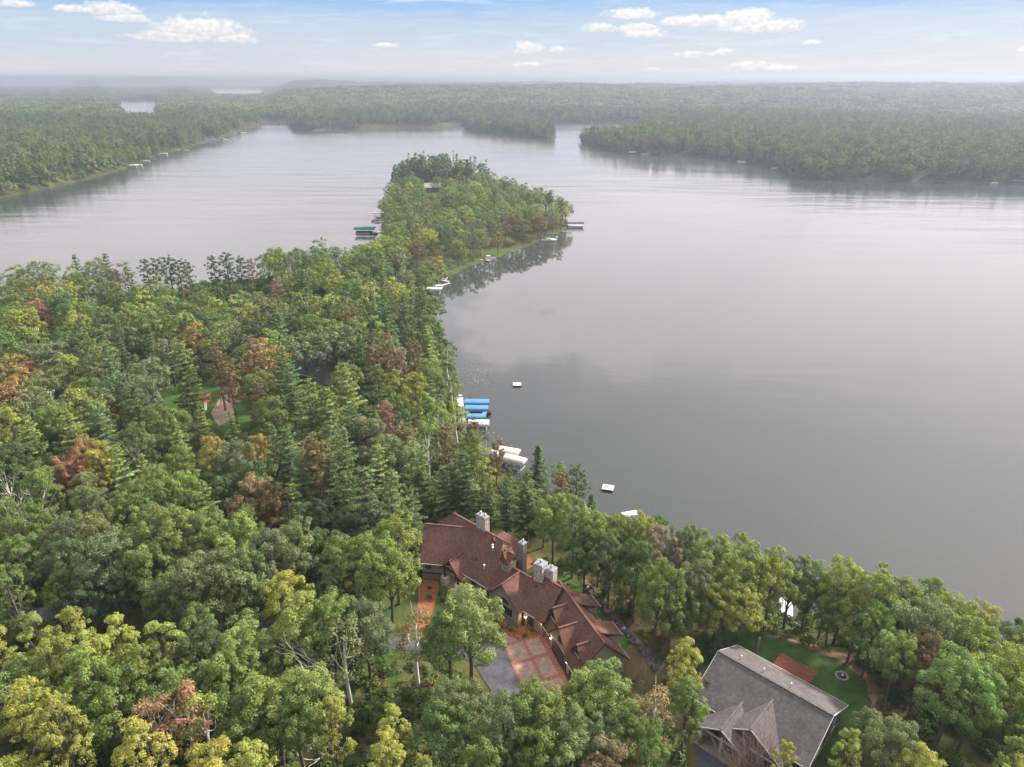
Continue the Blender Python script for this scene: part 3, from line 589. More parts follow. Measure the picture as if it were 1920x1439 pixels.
CLEAR_PIX = [[(785, 1000), (850, 955), (940, 1000), (1060, 1060), (1180, 1185), (1185, 1260), (1085, 1310), (1000, 1290), (930, 1300), (880, 1235), (790, 1160), (775, 1060)],
             [(1295, 1170), (1420, 1165), (1640, 1260), (1640, 1400), (1560, 1439), (1300, 1439), (1310, 1300)], [(845, 738), (928, 738), (928, 802), (860, 802)],
             [(312, 728), (440, 725), (448, 790), (380, 795)], [(570, 655), (618, 655), (618, 712), (570, 712)], [(940, 832), (990, 832), (990, 868), (940, 868)],
             [(985, 1050), (1060, 1060), (1110, 1070), (1230, 1170), (1300, 1200), (1230, 1260), (1180, 1200), (1090, 1120)],
             [(262, 488), (500, 482), (500, 528), (262, 540)], [(300, 520), (330, 520), (330, 552), (300, 552)], [(0, 1138), (130, 1135), (130, 1165), (0, 1165)], [(1118, 890), (1165, 890), (1165, 938), (1118, 938)], [(1430, 1115), (1500, 1100), (1560, 1090), (1560, 1150), (1440, 1170)],
             [(690, 1190), (860, 1230), (830, 1330), (700, 1300)], [(700, 1090), (780, 1080), (780, 1200), (710, 1180)], [(800, 345), (825, 345), (825, 362), (800, 362)]]
def in_poly(p, poly):
    c = False; n = len(poly)
    for i in range(n):
        a = poly[i]; b = poly[(i + 1) % n]
        if (a[1] > p[1]) != (b[1] > p[1]) and p[0] < a[0] + (p[1] - a[1]) * (b[0] - a[0]) / (b[1] - a[1]): c = not c
    return c
def hides(x, y, z, h, r=3.6):
    for f in (.35, .6, .85, 1.0):
        q = project(x, y, z + h * f)
        for dx in (-r * .8, 0, r * .8):
            s = project(x + dx, y, z + h * f)
            for P_ in CLEAR_PIX:
                if in_poly(s, P_): return True
    return False
cell = {}
def near_ok(x, y, d):
    ci, cj = int(x // 8), int(y // 8)
    for i in (-1, 0, 1):
        for j in (-1, 0, 1):
            for (a, b, dd) in cell.get((ci + i, cj + j), ()):
                if (a - x) ** 2 + (b - y) ** 2 < ((d + dd) / 2) ** 2: return False
    return True
def put(x, y, d): cell.setdefault((int(x // 8), int(y // 8)), []).append((x, y, d))
for t in TREES: put(t[1], t[2], 5.4 if t[2] < 130 else 6.6)
cand = rng.uniform([-290, 38], [130, 560], (40000, 2)); csd = sd_water(cand); cz = ground_z(cand, csd)
def blocked(x, y): return any(in_poly((x, y), c) for c in CLEAR_GROUND)
fz = vnoise(cand[:, 0] / 45, cand[:, 1] / 45, 11); fw = vnoise(cand[:, 0] / 30, cand[:, 1] / 30, 13)
nfill = 0
for i, (x, y) in enumerate(cand):
    if csd[i] < 1.5 or cz[i] < .3: continue
    q = project(x, y, cz[i] + 8)
    if not (-80 < q[0] < 2000 and q[1] < 1580): continue
    if y > 345 and not (-115 < x < 60): continue
    if x > 60 and y < 60 and q[0] < 1500: continue
    dsp = 6.0 + 1.9 * min(1, max(0, (y - 110) / 120)); far = y > 250
    if not near_ok(x, y, dsp) or blocked(x, y): continue
    a, b = fz[i], fw[i]
    pine = .40 if (-75 < x < 12 and 95 < y < 290) else .10
    u = random.random()
    if u < pine * (.4 + 1.2 * a): kind = random.choice(['white_pine'] * 4 + ['red_pine'] * 2 + ['spruce'])
    else: kind = random.choice(['oak'] * 5 + ['maple'] * 3 + ['aspen'] * 2 + ['birch'])
    if x > 22 and y < 330: kind = random.choice(['oak'] * 3 + ['maple'] * 2 + ['aspen'])
    if y > 330: kind = random.choice(['oak'] * 4 + ['maple'] * 3 + ['aspen'] * 3 + (['red_pine'] * 4 if y > 560 or x > 40 else []))
    if y > 330 and q[1] > 1: pass
    if (q[0] < 360 and q[1] > 1120) or (q[0] > 1500 and x > 45): kind = random.choice(['aspen', 'maple'])
    for k2 in ('oak', 'maple', 'aspen'):
        if sum(1 for t in TREES if t[0] == kind) >= 312: kind = k2
    h = {'oak': 14.5, 'maple': 14.5, 'aspen': 15, 'birch': 12.5, 'white_pine': 18, 'spruce': 15, 'red_pine': 16.5}[kind] * random.uniform(.8, 1.12)
    if csd[i] < 10 and 100 < y < 330: h *= .88
    if hides(x, y, cz[i], h): 
        h *= .45
        if hides(x, y, cz[i], h): continue
    if kind in ('white_pine', 'spruce'): c = random.choice('pppqqd')
    elif kind == 'red_pine': c = random.choice('bbbdpn')
    elif (q[0] < 360 and q[1] > 1120) or (q[0] > 1500 and x > 45): c = random.choice('yyyqqYg')
    elif x > 22: c = random.choice('qqqyysgY')
    elif y > 330: c = random.choice('gqqssgqygb')
    else: c = random.choice('gggggdsssqqqqy' + ('w' if b > .62 else 'g') + ('y' if b > .5 else 'd'))
    add_tree(kind, x, y, h, c); put(x, y, dsp); nfill += 1
    if nfill > 1150: break
print('trees', NMAN, nfill)
def jitter(c, a=.16):
    k = 1.13 * random.uniform(1 - a, 1 + a); return (c[0] * k * random.uniform(.95, 1.14), c[1] * k, c[2] * k * random.uniform(.85, 1.15), 1)
TREE_OBJS = []
for (kind, x, y, z, h, c, wid, rz) in TREES:
    d = math.hypot(x, y); lib = (NEAR if d < 175 else MID)[kind]; cr, tk = random.choice(lib)
    s = h / BASEH[kind]; e = empty(NAMES[kind], (x, y, z), rz); sx = s * wid * random.uniform(.9, 1.12) * ((.76 if x > 14 else .86) if d < 150 and kind in ('oak', 'maple', 'aspen') else 1)
    for nm, me_ in (('crown', cr), ('trunk', tk)):
        o = bpy.data.objects.new(nm, me_); COL.objects.link(o); o.parent = e; o.scale = (sx, sx, s)
        o.color = jitter(COLS[c])
    e['category'] = 'tree'; TREE_OBJS.append((e, kind, c, h, x, y, z))
# dead and bare trees
DEAD = []
def bare(px, py, h, name, label, m, depth, r, multi, lean=(0, 0), cat='tree', spread=.6, seed=1, zt=7):
    x, y = at(px, py, zt); me_ = gen_bare(seed, h, m, depth, r, multi, spread)
    e = empty(name, (x, y, gz(x, y))); o = bpy.data.objects.new('branches', me_); COL.objects.link(o); o.parent = e; o.rotation_euler = (lean[0], lean[1], random.uniform(0, 6))
    tag(e, label, cat); return e
bare(70, 1070, 17, 'dead_tree', 'leafless white dead tree standing above the road on the far left', M_DEADW, 4, .16, 1, (0, .05), seed=3)
bare(100, 1050, 16, 'dead_tree', 'bleached dead tree with forked limbs just right of the leafless white one', M_DEADW, 3, .14, 1, (.1, .2), seed=5)
bare(275, 920, 15, 'dead_tree', 'pale bare snag poking out behind the orange-turning maples', M_DEADW, 3, .13, 1, (0, .1), seed=8)
bare(635, 1345, 14, 'dead_tree', 'forked white dead tree among grey-green birch leaves near bottom centre', M_DEADW, 4, .15, 1, (0, -.03), seed=9)
bare(350, 1425, 13, 'dead_tree', 'bright white dead limb leaning right beside the orange birch', M_DEADW, 2, .16, 1, (.1, .55), seed=12, spread=.45)
bare(655, 1395, 11, 'fallen_tree', 'fallen grey tree lying slanted across the brushy clearing', M_DEADW, 3, .16, 1, (-.2, 1.05), seed=14, spread=.4)
bare(258, 800, 17, 'dead_tree', 'small bleached snag rising over the narrow pine in the upper left woods', M_DEADW, 2, .12, 1, (0, .2), seed=15)
bare(1395, 1475, 7, 'bare_tree', 'leafless many-stemmed grey tree in front of the grey-roofed house porch', M_TWIG, 5, .10, 5, seed=21, spread=.55)
bare(1435, 1490, 7, 'bare_tree', 'leafless grey tree right of the other bare one before the grey house gable', M_TWIG, 5, .09, 4, seed=22, spread=.55)
bare(1205, 1300, 6, 'bare_shrub', 'grey leafless shrub at the lower end of the boulder wall', M_TWIG, 4, .06, 4, cat='shrub', seed=23)
bare(468, 1010, 13, 'bare_tree', 'thin tan leafless tree amid the brown-tinted oaks left of the pines', M_TWIG, 5, .12, 2, seed=25, spread=.5)

# undergrowth and far woods: instanced, uncountable
def source_coll(name, meshes):
    c = bpy.data.collections.new(name)
    for m in meshes: c.objects.link(bpy.data.objects.new(name, m))
    return c
def scatter(name, pts, coll, smin, smax, label, seed=0, zsq=(1, 1)):
    me_ = bpy.data.meshes.new(name); pts = np.asarray(pts, np.float32); me_.vertices.add(len(pts)); me_.vertices.foreach_set('co', pts.ravel())
    o = bpy.data.objects.new(name, me_); COL.objects.link(o)
    ng = bpy.data.node_groups.new(name, 'GeometryNodeTree'); ng.interface.new_socket('Geometry', in_out='INPUT', socket_type='NodeSocketGeometry'); ng.interface.new_socket('Geometry', in_out='OUTPUT', socket_type='NodeSocketGeometry')
    N = ng.nodes; L = ng.links; gi = N.new('NodeGroupInput'); go = N.new('NodeGroupOutput')
    ip = N.new('GeometryNodeInstanceOnPoints'); ci = N.new('GeometryNodeCollectionInfo'); ci.inputs['Collection'].default_value = coll
    ci.inputs['Separate Children'].default_value = True; ci.inputs['Reset Children'].default_value = True
    L.new(gi.outputs[0], ip.inputs['Points']); L.new(ci.outputs[0], ip.inputs['Instance']); ip.inputs['Pick Instance'].default_value = True
    ri = N.new('FunctionNodeRandomValue'); ri.data_type = 'INT'; ri.inputs[4].default_value = 0; ri.inputs[5].default_value = len(coll.objects) - 1; ri.inputs[8].default_value = seed
    L.new(ri.outputs[2], ip.inputs['Instance Index'])
    rr = N.new('FunctionNodeRandomValue'); rr.data_type = 'FLOAT_VECTOR'; rr.inputs[0].default_value = (0, 0, 0); rr.inputs[1].default_value = (0, 0, 6.283); rr.inputs[8].default_value = seed + 1
    L.new(rr.outputs[0], ip.inputs['Rotation'])
    rs_ = N.new('FunctionNodeRandomValue'); rs_.data_type = 'FLOAT_VECTOR'; rs_.inputs[0].default_value = (smin, smin, smin * zsq[0]); rs_.inputs[1].default_value = (smax, smax, smax * zsq[1]); rs_.inputs[8].default_value = seed + 2
    L.new(rs_.outputs[0], ip.inputs['Scale']); L.new(ip.outputs[0], go.inputs[0])
    md = o.modifiers.new('scatter', 'NODES'); md.node_group = ng
    tag(o, label, name.replace('_', ' '), kind='stuff'); return o
def blob(seed, n, r, hz, ls, z0=0.0, m=None, sub=5):
    R = np.random.default_rng(seed); C = []; Nn = []; T = []
    for i in range(sub):
        c = np.array([R.uniform(-r, r) * .55, R.uniform(-r, r) * .55, z0 + hz * R.uniform(.35, .7)]); k = n // sub
        d = unit(R.normal(size=(k, 3)) + np.array([0, 0, .4])); q = np.array([r * .6, r * .6, hz * .55]) * R.uniform(.7, 1.2)
        C.append(c + d * q * R.uniform(.7, 1.05, (k, 1))); Nn.append(unit(d + np.array([0, 0, .5]) + R.normal(size=(k, 3)) * .4)); T.append(np.full(k, R.uniform(.75, 1.25)) * R.uniform(.8, 1.2, k))
    T = np.concatenate(T); return pack('bush', leaves(np.concatenate(C), np.concatenate(Nn), ls, .65, R), np.stack([T, T, T * .95], 1), m)
UG = [(.07, .115, .03), (.085, .13, .035), (.05, .085, .028), (.12, .16, .04), (.075, .12, .04), (.14, .135, .05), (.17, .14, .055)]
M_UG = leaf_mat('undergrowth_leaf', rand_obj=UG)
ugc = source_coll('bushes', [blob(200 + i, 240, 1.3, 1.5, .34, m=M_UG) for i in range(4)])
pts = []
c2 = rng.uniform([-260, 38], [125, 330], (20000, 2)); s2 = sd_water(c2); z2_ = ground_z(c2, s2)
road = [W([(-60, 1138), (420, 1130), (700, 1200), (900, 1205), (960, 1320), (900, 1330), (640, 1222), (400, 1180), (150, 1160), (-60, 1190)])]
for i, (x, y) in enumerate(c2):
    if s2[i] < .8: continue
    q = project(x, y, z2_[i])
    if not (-60 < q[0] < 1980 and q[1] < 1560): continue
    if any(in_poly((x, y), c) for c in CLEAR_GROUND) or in_poly((x, y), road[0]): continue
    pts.append((x, y, z2_[i] - .2))
scatter('undergrowth', pts, ugc, .6, 1.5, 'low leafy undergrowth covering the forest floor between the trees', 3)
pts = []
mpoly = W([(985, 1030), (1050, 1050), (1100, 1050), (1190, 1080), (1260, 1130), (1335, 1165), (1330, 1230), (1300, 1300), (1330, 1400), (1200, 1400), (1080, 1330), (1085, 1310), (1170, 1260), (1230, 1250), (1180, 1190), (1120, 1130), (1060, 1090)])
ypoly = W([(560, 1215), (700, 1232), (850, 1262), (880, 1320), (900, 1439), (600, 1439)])
wpoly = W([(1300, 1180), (1400, 1160), (1500, 1185), (1560, 1215), (1560, 1190), (1440, 1150), (1340, 1150)])
for poly, n, sd_ in ((mpoly, 380, 1), (ypoly, 420, 2), (wpoly, 200, 3)):
    lo = poly.min(0); hi = poly.max(0)
    for k in range(n):
        p = rng.uniform(lo, hi)
        if in_poly(p, poly): pts.append((p[0], p[1], gz(*p) - .1))
WD = [(.10, .12, .04), (.16, .13, .05), (.07, .10, .03), (.13, .14, .05), (.19, .12, .06)]
M_WD = leaf_mat('weed_leaf', rand_obj=WD)
scatter('tall_weeds', pts, source_coll('weeds', [blob(220 + i, 90, .7, .7, .22, m=M_WD, sub=3) for i in range(3)]), .5, 1.5, 'tall weeds and low brush growing over the rough yards', 5)

FC = [(.065, .115, .035), (.10, .165, .04), (.14, .195, .045), (.085, .14, .045), (.055, .10, .036), (.18, .21, .055), (.11, .165, .055), (.13, .135, .06), (.20, .19, .05)]
M_FAR = leaf_mat('far_leaf', rand_obj=FC, trans=.2)
def swap(me_, m): me_.materials.clear(); me_.materials.append(m); return me_
fm = []
for i in range(4): fm.append(swap(gen_round(300 + i, h=16, r=5.2, cb=.05, lobes=10, cl=6, nl=20, ls=1.05, rc=1.3)[0], M_FAR))
for i in range(2): fm.append(swap(gen_conifer(310 + i, h=18, r=3.2, cb=.05, step=1.7, per=5, nl=3, ls=1.7)[0], M_FAR))
fcoll = source_coll('far_trees', fm)
wm = [swap(gen_round(340 + i, h=16, r=4.6, cb=.2, lobes=12, cl=9, nl=44, ls=.45, rc=1.0)[0], M_FAR) for i in range(3)]
c3 = rng.uniform([-420, -60], [230, 330], (9000, 2)); s3 = sd_water(c3); z3 = ground_z(c3, s3); pts = []; seen3 = []
for i, (x, y) in enumerate(c3):
    if s3[i] < 2 or math.hypot(x, y) > 330: continue
    q = project(x, y, z3[i] + 16) if y > 5 else (0, 9999)
    if -70 < q[0] < 1990 and q[1] < 1500 and project(x, y, z3[i] + 8)[1] < 1600: continue
    if any((x - a) ** 2 + (y - b) ** 2 < 36 for a, b in seen3) or in_poly((x, y), CLEAR_GROUND[2]): continue
    seen3.append((x, y)); pts.append((x, y, z3[i] - .3))
scatter('surrounding_forest', pts, source_coll('border_trees', wm), .75, 1.05, 'broadleaf woods continuing past the edges of the photo', 13)
def merge_patch(seed, n, R_, ls):
    R = np.random.default_rng(seed); V = []; T = []
    for k in range(n):
        cx, cy = R.uniform(-R_, R_, 2); rr = R.uniform(4, 6.5); hh = R.uniform(12, 18); m = 46
        d = unit(R.normal(size=(m, 3)) + np.array([0, 0, .5])); c = np.array([cx, cy, hh * .55]) + d * np.array([rr, rr, hh * .42]) * R.uniform(.75, 1.05, (m, 1))
        V.append(leaves(c, unit(d + np.array([0, 0, .4]) + R.normal(size=(m, 3)) * .35), ls, .8, R)); T.append(np.full(m, R.uniform(.65, 1.35)) * R.uniform(.85, 1.15, m))
    T = np.concatenate(T); return pack('grove', np.concatenate(V), np.stack([T, T, T], 1), M_FAR)
pcoll = source_coll('groves', [merge_patch(320 + i, 14, 19, 3.6) for i in range(4)])
def sector(r0, r1, spacing, a=44):
    out = []; r = r0
    while r < r1:
        n = int(2 * math.radians(a) * r / spacing) + 1; th = np.linspace(-math.radians(a), math.radians(a), n) + rng.uniform(-.5, .5, n) * spacing / r
        rr = r + rng.uniform(-.5, .5, n) * spacing; out.append(np.stack([rr * np.sin(th), rr * np.cos(th)], 1)); r += spacing
    return np.concatenate(out)
FP = sector(380, 1750, 8.0); s = sd_water(FP); ok = (s > .8)
near_pen = (FP[:, 1] < 620) & (FP[:, 0] > -140) & (FP[:, 0] < 95)      # the wooded point is built tree by tree
ok &= ~near_pen
# marshy open strips along the far shore
mpx = 960 + F * FP[:, 0] / (FP[:, 1] * math.cos(PITCH) + 76 * math.sin(PITCH))
marsh = ~((mpx > 866) & (mpx < 1040)) & (vnoise(FP[:, 0] / 120, FP[:, 1] / 90, 21) > .45) & (s < 15) & (FP[:, 1] > 1100)
ok &= ~marsh
FP = FP[ok]; z = ground_z(FP); scatter('far_forest', np.column_stack([FP, z - .5]), fcoll, .62, 1.22, 'mixed forest along the far shores of the lake', 7)
FP2 = sector(1750, 6200, 29); s = sd_water(FP2); FP2 = FP2[s > 17]
scatter('distant_forest', np.column_stack([FP2, ground_z(FP2) - 1.0]), pcoll, .8, 1.15, 'unbroken hazy woodland spreading beyond the lake to the hills', 9)
print('far', len(FP), len(FP2))
# beyond four kilometres the woods read as one rough canopy
rs = [5900.0]
while rs[-1] < 30500: rs.append(rs[-1] * 1.0048)
Pc, Qc = polar(rs, np.radians(np.arange(-46, 46.01, .13))); sc_ = sd_water(Pc); zc = ground_z(Pc, sc_)
bump = 5 + 9 * vnoise(Pc[:, 0] / 30, Pc[:, 1] / 30, 31) + 5 * vnoise(Pc[:, 0] / 90, Pc[:, 1] / 70, 32)
zc = np.where(sc_ > 4, zc + bump, -4)
m_can = mat('canopy', (.055, .095, .034), rough=1, scale=.006, spec=.05, col2=(.085, .12, .05), detail=9)
o = bpy.data.objects.new('horizon_forest', raw_mesh('horizon_forest', np.column_stack([Pc, zc]), Qc, mats=[m_can], smooth=True)); COL.objects.link(o)
tag(o, 'blue hazy forest and low ridges reaching to the horizon', 'forest', kind='stuff')
# lily pads
m_lily = mat('lily_pads', (.10, .12, .09), rough=.7, scale=1, col2=(.15, .165, .12))
mb = MB()
for k in range(230):
    g = random.random()
    cx, cy = at(random.gauss(892, 16), random.gauss(703, 13), 0) if g < .6 else (at(random.gauss(912, 10), random.gauss(812, 10), 0) if g < .8 else at(random.gauss(925, 16), random.gauss(838, 10), 0))
    if gz(cx, cy) > -.1: continue
    r_ = random.uniform(.1, .26); mb.poly([(cx + r_ * math.cos(t), cy + r_ * math.sin(t), .012 + .00001 * k) for t in np.linspace(.3, 6.0, 8)])
o = mb.build('lily_pads', m_lily); tag(o, 'pale patch of lily pads floating off the wooded shore', 'lily pads', kind='stuff')
# ------------------------------------------------------------------ buildings
m_red = shingle('red_shingles', (.095, .049, .038), (.180, .096, .075))
m_grey = shingle('grey_shingles', (.084, .075, .077), (.122, .110, .112))
m_dkroof = shingle('dark_shingles', (.07, .075, .09), (.13, .14, .155))
m_wall = mat('taupe_stucco', (.26, .225, .17), rough=.95, scale=3, spec=.1, col2=(.33, .285, .22), bump=.2, bscale=14, detail=7)
m_beige = mat('beige_stucco', (.34, .29, .205), rough=.95, scale=3, spec=.1, col2=(.40, .35, .25), bump=.2, bscale=14, detail=7)
m_base = mat('stone_base', (.19, .155, .125), rough=.95, scale=5, spec=.1, col2=(.32, .27, .22), bump=.6, bscale=7, detail=7)
m_dark = mat('dark_trim', (.045, .032, .027), rough=.7, scale=2, spec=.3)
m_white = mat('white_fascia', (.62, .61, .60), rough=.6, scale=2, var=.06, spec=.3)
m_glass = mat('window_glass', (.02, .024, .03), rough=.08, scale=.6, spec=.9)
m_stone = mat('pale_chimney_stone', (.22, .19, .17), rough=.95, scale=3.2, spec=.1, col2=(.60, .56, .52), bump=.9, bscale=5, detail=4)
m_dkstone = mat('dark_chimney_stone', (.14, .135, .135), rough=.95, scale=5, spec=.1, col2=(.30, .29, .28), bump=.9, bscale=6, detail=4)
m_metal = mat('metal_cap', (.27, .28, .31), rough=.4, scale=2, spec=.5, metal=.3)
m_gdoor = mat('garage_door_paint', (.075, .06, .055), rough=.5, scale=1, spec=.3)
m_lamp = emission('lantern_light', (1, .78, .45), 9)
m_hardie = mat('grey_siding', (.105, .11, .10), rough=.8, scale=.5, var=.1, spec=.2, stretch=(1, 1, 12))
m_wood = mat('cedar_wood', (.19, .065, .04), rough=.9, scale=2, spec=.1, col2=(.29, .11, .07), stretch=(1, 1, 1), detail=6)
V3 = Vector
class Fr:
    """a local frame: x' along angle, origin O (plan), seen from a root frame"""
    def __init__(s, O, ang, root=None): s.O = V3((*O, 0)); s.a = ang; s.root = root
    def w(s, x, y, z=0): c, n = math.cos(s.a), math.sin(s.a); return V3((s.O.x + x * c - y * n, s.O.y + x * n + y * c, z))
    def inv(s, p): dx, dy = p[0] - s.O.x, p[1] - s.O.y; c, n = math.cos(s.a), math.sin(s.a); return (dx * c + dy * n, -dx * n + dy * c)
    def P(s, x, y, z):
        p = s.w(x, y, z)
        if s.root is None: return V3((x, y, z))
        q = s.root.inv(p); return V3((q[0], q[1], z))
    def D(s, x, y, z=0): return s.P(x, y, z) - s.P(0, 0, 0)
def roof_obj(root, polys, m, th=.18, name='roof', fascia=None, fm=None):
    mb = MB()
    for p in polys:
        n = (V3(p[1]) - V3(p[0])).cross(V3(p[2]) - V3(p[1]))
        for i in range(2, len(p) - 1):
            if n.length < 1e-4: n = (V3(p[i]) - V3(p[i - 1])).cross(V3(p[i + 1]) - V3(p[i]))
        # newell normal, upward
        n = V3((0, 0, 0))
        for i in range(len(p)):
            a, b = V3(p[i]), V3(p[(i + 1) % len(p)]); n += V3(((a.y - b.y) * (a.z + b.z), (a.z - b.z) * (a.x + b.x), (a.x - b.x) * (a.y + b.y)))
        n.normalize()
        if n.z < 0: p = p[::-1]; n = -n
        mb.slab(p, th, 0, up=n)
    o = mb.build(name, [m], root)
    return o
def edge_strip(root, a, b, m, hgt=.16, th=.05, name='fascia', drop=.10, out=None):
    a, b = V3(a), V3(b); d = (b - a).normalized(); side = d.cross(V3((0, 0, 1))).normalized() if out is None else V3(out).normalized()
    c = (a + b) / 2 - V3((0, 0, drop)) + side * (th / 2 + .004)
    MBo = MB().obox(c, (b - a) / 2, side * th / 2, V3((0, 0, hgt / 2))); return MBo.build(name, m, root)
def gable(fr, root, x0, x1, y0, y1, ze, zr, m, ov=.5, ovg=.45, yr=None, fasc=None, rake=None):
    """ridge parallel to x' between x0 and x1"""
    yr = (y0 + y1) / 2 if yr is None else yr
    s0 = (zr - ze) / (yr - y0); s1 = (zr - ze) / (y1 - yr)
    A = [fr.P(x0 - ovg, y0 - ov, ze - ov * s0), fr.P(x1 + ovg, y0 - ov, ze - ov * s0), fr.P(x1 + ovg, yr, zr), fr.P(x0 - ovg, yr, zr)]
    B = [fr.P(x0 - ovg, yr, zr), fr.P(x1 + ovg, yr, zr), fr.P(x1 + ovg, y1 + ov, ze - ov * s1), fr.P(x0 - ovg, y1 + ov, ze - ov * s1)]
    r = roof_obj(root, [A, B], m)
    MB().obox(fr.P((x0 + x1) / 2, yr, zr + .03), fr.D((x1 - x0) / 2 + ovg, 0), fr.D(0, .16), V3((0, 0, .05))).build('ridge_cap', m, r)
    if fasc:
        edge_strip(r, A[0], A[1], fasc, out=fr.D(0, -1)); edge_strip(r, B[3], B[2], fasc, out=fr.D(0, 1))
    if rake:
        for P0, P1, sg in ((A[0], A[3], -1), (B[0], B[3], -1), (A[1], A[2], 1), (B[1], B[2], 1)): edge_strip(r, P0, P1, rake, out=fr.D(sg, 0), hgt=.2)
    return r
def cross(fr, root, xc, half, yf, yb, ze, zp, m, ov=.4, ovf=.35, wall=None, wz=0, rake=None, sgn=-1):
    """gable whose ridge runs along y', its face at yf"""
    s = (zp - ze) / half; yo = yf + sgn * ovf
    L_ = [fr.P(xc - half - ov, yo, ze - ov * s), fr.P(xc, yo, zp), fr.P(xc, yb, zp), fr.P(xc - half - ov, yb, ze - ov * s)]
    R_ = [fr.P(xc, yo, zp), fr.P(xc + half + ov, yo, ze - ov * s), fr.P(xc + half + ov, yb, ze - ov * s), fr.P(xc, yb, zp)]
    r = roof_obj(root, [L_, R_], m)
    MB().obox(fr.P(xc, (yo + yb) / 2, zp + .03), fr.D(.15, 0), fr.D(0, abs(yb - yo) / 2), V3((0, 0, .05))).build('ridge_cap', m, r)
    if rake: edge_strip(r, L_[0], L_[1], rake, out=fr.D(0, sgn), hgt=.2); edge_strip(r, R_[0], R_[1], rake, out=fr.D(0, sgn), hgt=.2)
    if wall:
        q = [fr.P(xc - half, yf, wz), fr.P(xc + half, yf, wz), fr.P(xc + half, yf, ze - .18), fr.P(xc, yf, zp - .24), fr.P(xc - half, yf, ze - .18)]
        MB().slab(q, .25, 0, up=fr.D(0, sgn)).build('wall', wall, root)
    return r
def walls(fr, root, x0, x1, y0, y1, z0, z1, m, base=None, bz=1.2, ends=None, zr=None, yr=None):
    """hollow box of walls; ends=(left,right) get gable triangles to zr"""
    yr = (y0 + y1) / 2 if yr is None else yr
    mb = MB(); t = .2
    mb.obox(fr.P((x0 + x1) / 2, y0 + t / 2, (z0 + z1) / 2), fr.D((x1 - x0) / 2, 0), fr.D(0, t / 2), V3((0, 0, (z1 - z0) / 2)))
    mb.obox(fr.P((x0 + x1) / 2, y1 - t / 2, (z0 + z1) / 2), fr.D((x1 - x0) / 2, 0), fr.D(0, t / 2), V3((0, 0, (z1 - z0) / 2)))
    for x, sg in ((x0, 1), (x1, -1)):
        q = [fr.P(x, y0 + t, z0), fr.P(x, y1 - t, z0), fr.P(x, y1 - t, z1)] + ([fr.P(x, yr, zr)] if zr else []) + [fr.P(x, y0 + t, z1)]
        mb.slab(q, t, 0, up=fr.D(-sg, 0))
    mb.build('wall', m, root)
    if base:
        b = MB(); g = .06
        for c, X in ((fr.P((x0 + x1) / 2, y0 - g / 2, z0 + bz / 2), fr.D((x1 - x0) / 2 + g, 0)), (fr.P((x0 + x1) / 2, y1 + g / 2, z0 + bz / 2), fr.D((x1 - x0) / 2 + g, 0))):
            b.obox(c, X, fr.D(0, g / 2), V3((0, 0, bz / 2)))
        for x, sg in ((x0, -1), (x1, 1)): b.obox(fr.P(x + sg * g / 2, (y0 + y1) / 2, z0 + bz / 2), fr.D(g / 2, 0), fr.D(0, (y1 - y0) / 2), V3((0, 0, bz / 2)))
        b.build('stone_base', base, root)
def window(fr, root, x, y, z, w, h, nrm=(0, -1), nx=2, nz=1, m=None, arch=False, name='window'):
    """centre-bottom (x,y,z), outward normal nrm in the frame"""
    N_ = fr.D(*nrm).normalized(); X = V3((0, 0, 1)).cross(N_).normalized() * 1.0; c = fr.P(x, y, z + h / 2); m = m or m_dark; U = V3((0, 0, 1))
    mb = MB(); t = .07
    if arch:
        pts = [c + X * (w / 2) * math.cos(a) + U * (h * math.sin(a) - h / 2) for a in np.linspace(0, math.pi, 11)]
        mb.tube([p + N_ * .03 for p in pts] + [pts[0] + N_ * .03], .05, 4)
        for k in (-.33, 0, .33): mb.obox(c + X * w * k * .5 + N_ * .03 - U * .08, X * .025, N_ * .03, U * h * .4)
    else:
        for sx in (-1, 1): mb.obox(c + X * sx * (w / 2) + N_ * .03, X * t / 2, N_ * .05, U * (h / 2 + t / 2))
        for sz in (-1, 1): mb.obox(c + U * sz * (h / 2) + N_ * .028, X * (w / 2), N_ * .045, U * t / 2)
        for i in range(1, nx): mb.obox(c + X * (w * (i / nx - .5)) + N_ * .026, X * .03, N_ * .035, U * (h / 2))
        for i in range(1, nz): mb.obox(c + U * (h * (i / nz - .5)) + N_ * .022, X * (w / 2), N_ * .03, U * .025)
    o = mb.build(name, m, root); g = MB()
    if arch: g.poly([p + N_ * .012 for p in pts])
    else: g.poly([c + N_ * .012 + X * sx * w / 2 + U * sz * h / 2 for sx, sz in ((-1, -1), (1, -1), (1, 1), (-1, 1))])
    g.build('pane', m_glass, o); return o
def gdoor(fr, root, x, y, w, h, nrm):
    N_ = fr.D(*nrm).normalized(); X = V3((0, 0, 1)).cross(N_); c = fr.P(x, y, h / 2); U = V3((0, 0, 1)); mb = MB()
    for k in range(4): mb.obox(c + N_ * .03 + U * (h * ((k + .5) / 4 - .5)), X * (w / 2), N_ * .03, U * (h / 8 - .015))
    o = mb.build('garage_door', m_gdoor, root); f = MB()
    for sx in (-1, 1): f.obox(c + X * sx * (w / 2 + .09) + N_ * .04, X * .09, N_ * .05, U * (h / 2))
    f.obox(c + U * (h / 2 + .08) + N_ * .04, X * (w / 2 + .18), N_ * .05, U * .08); f.build('door_frame', m_dark, o); return o
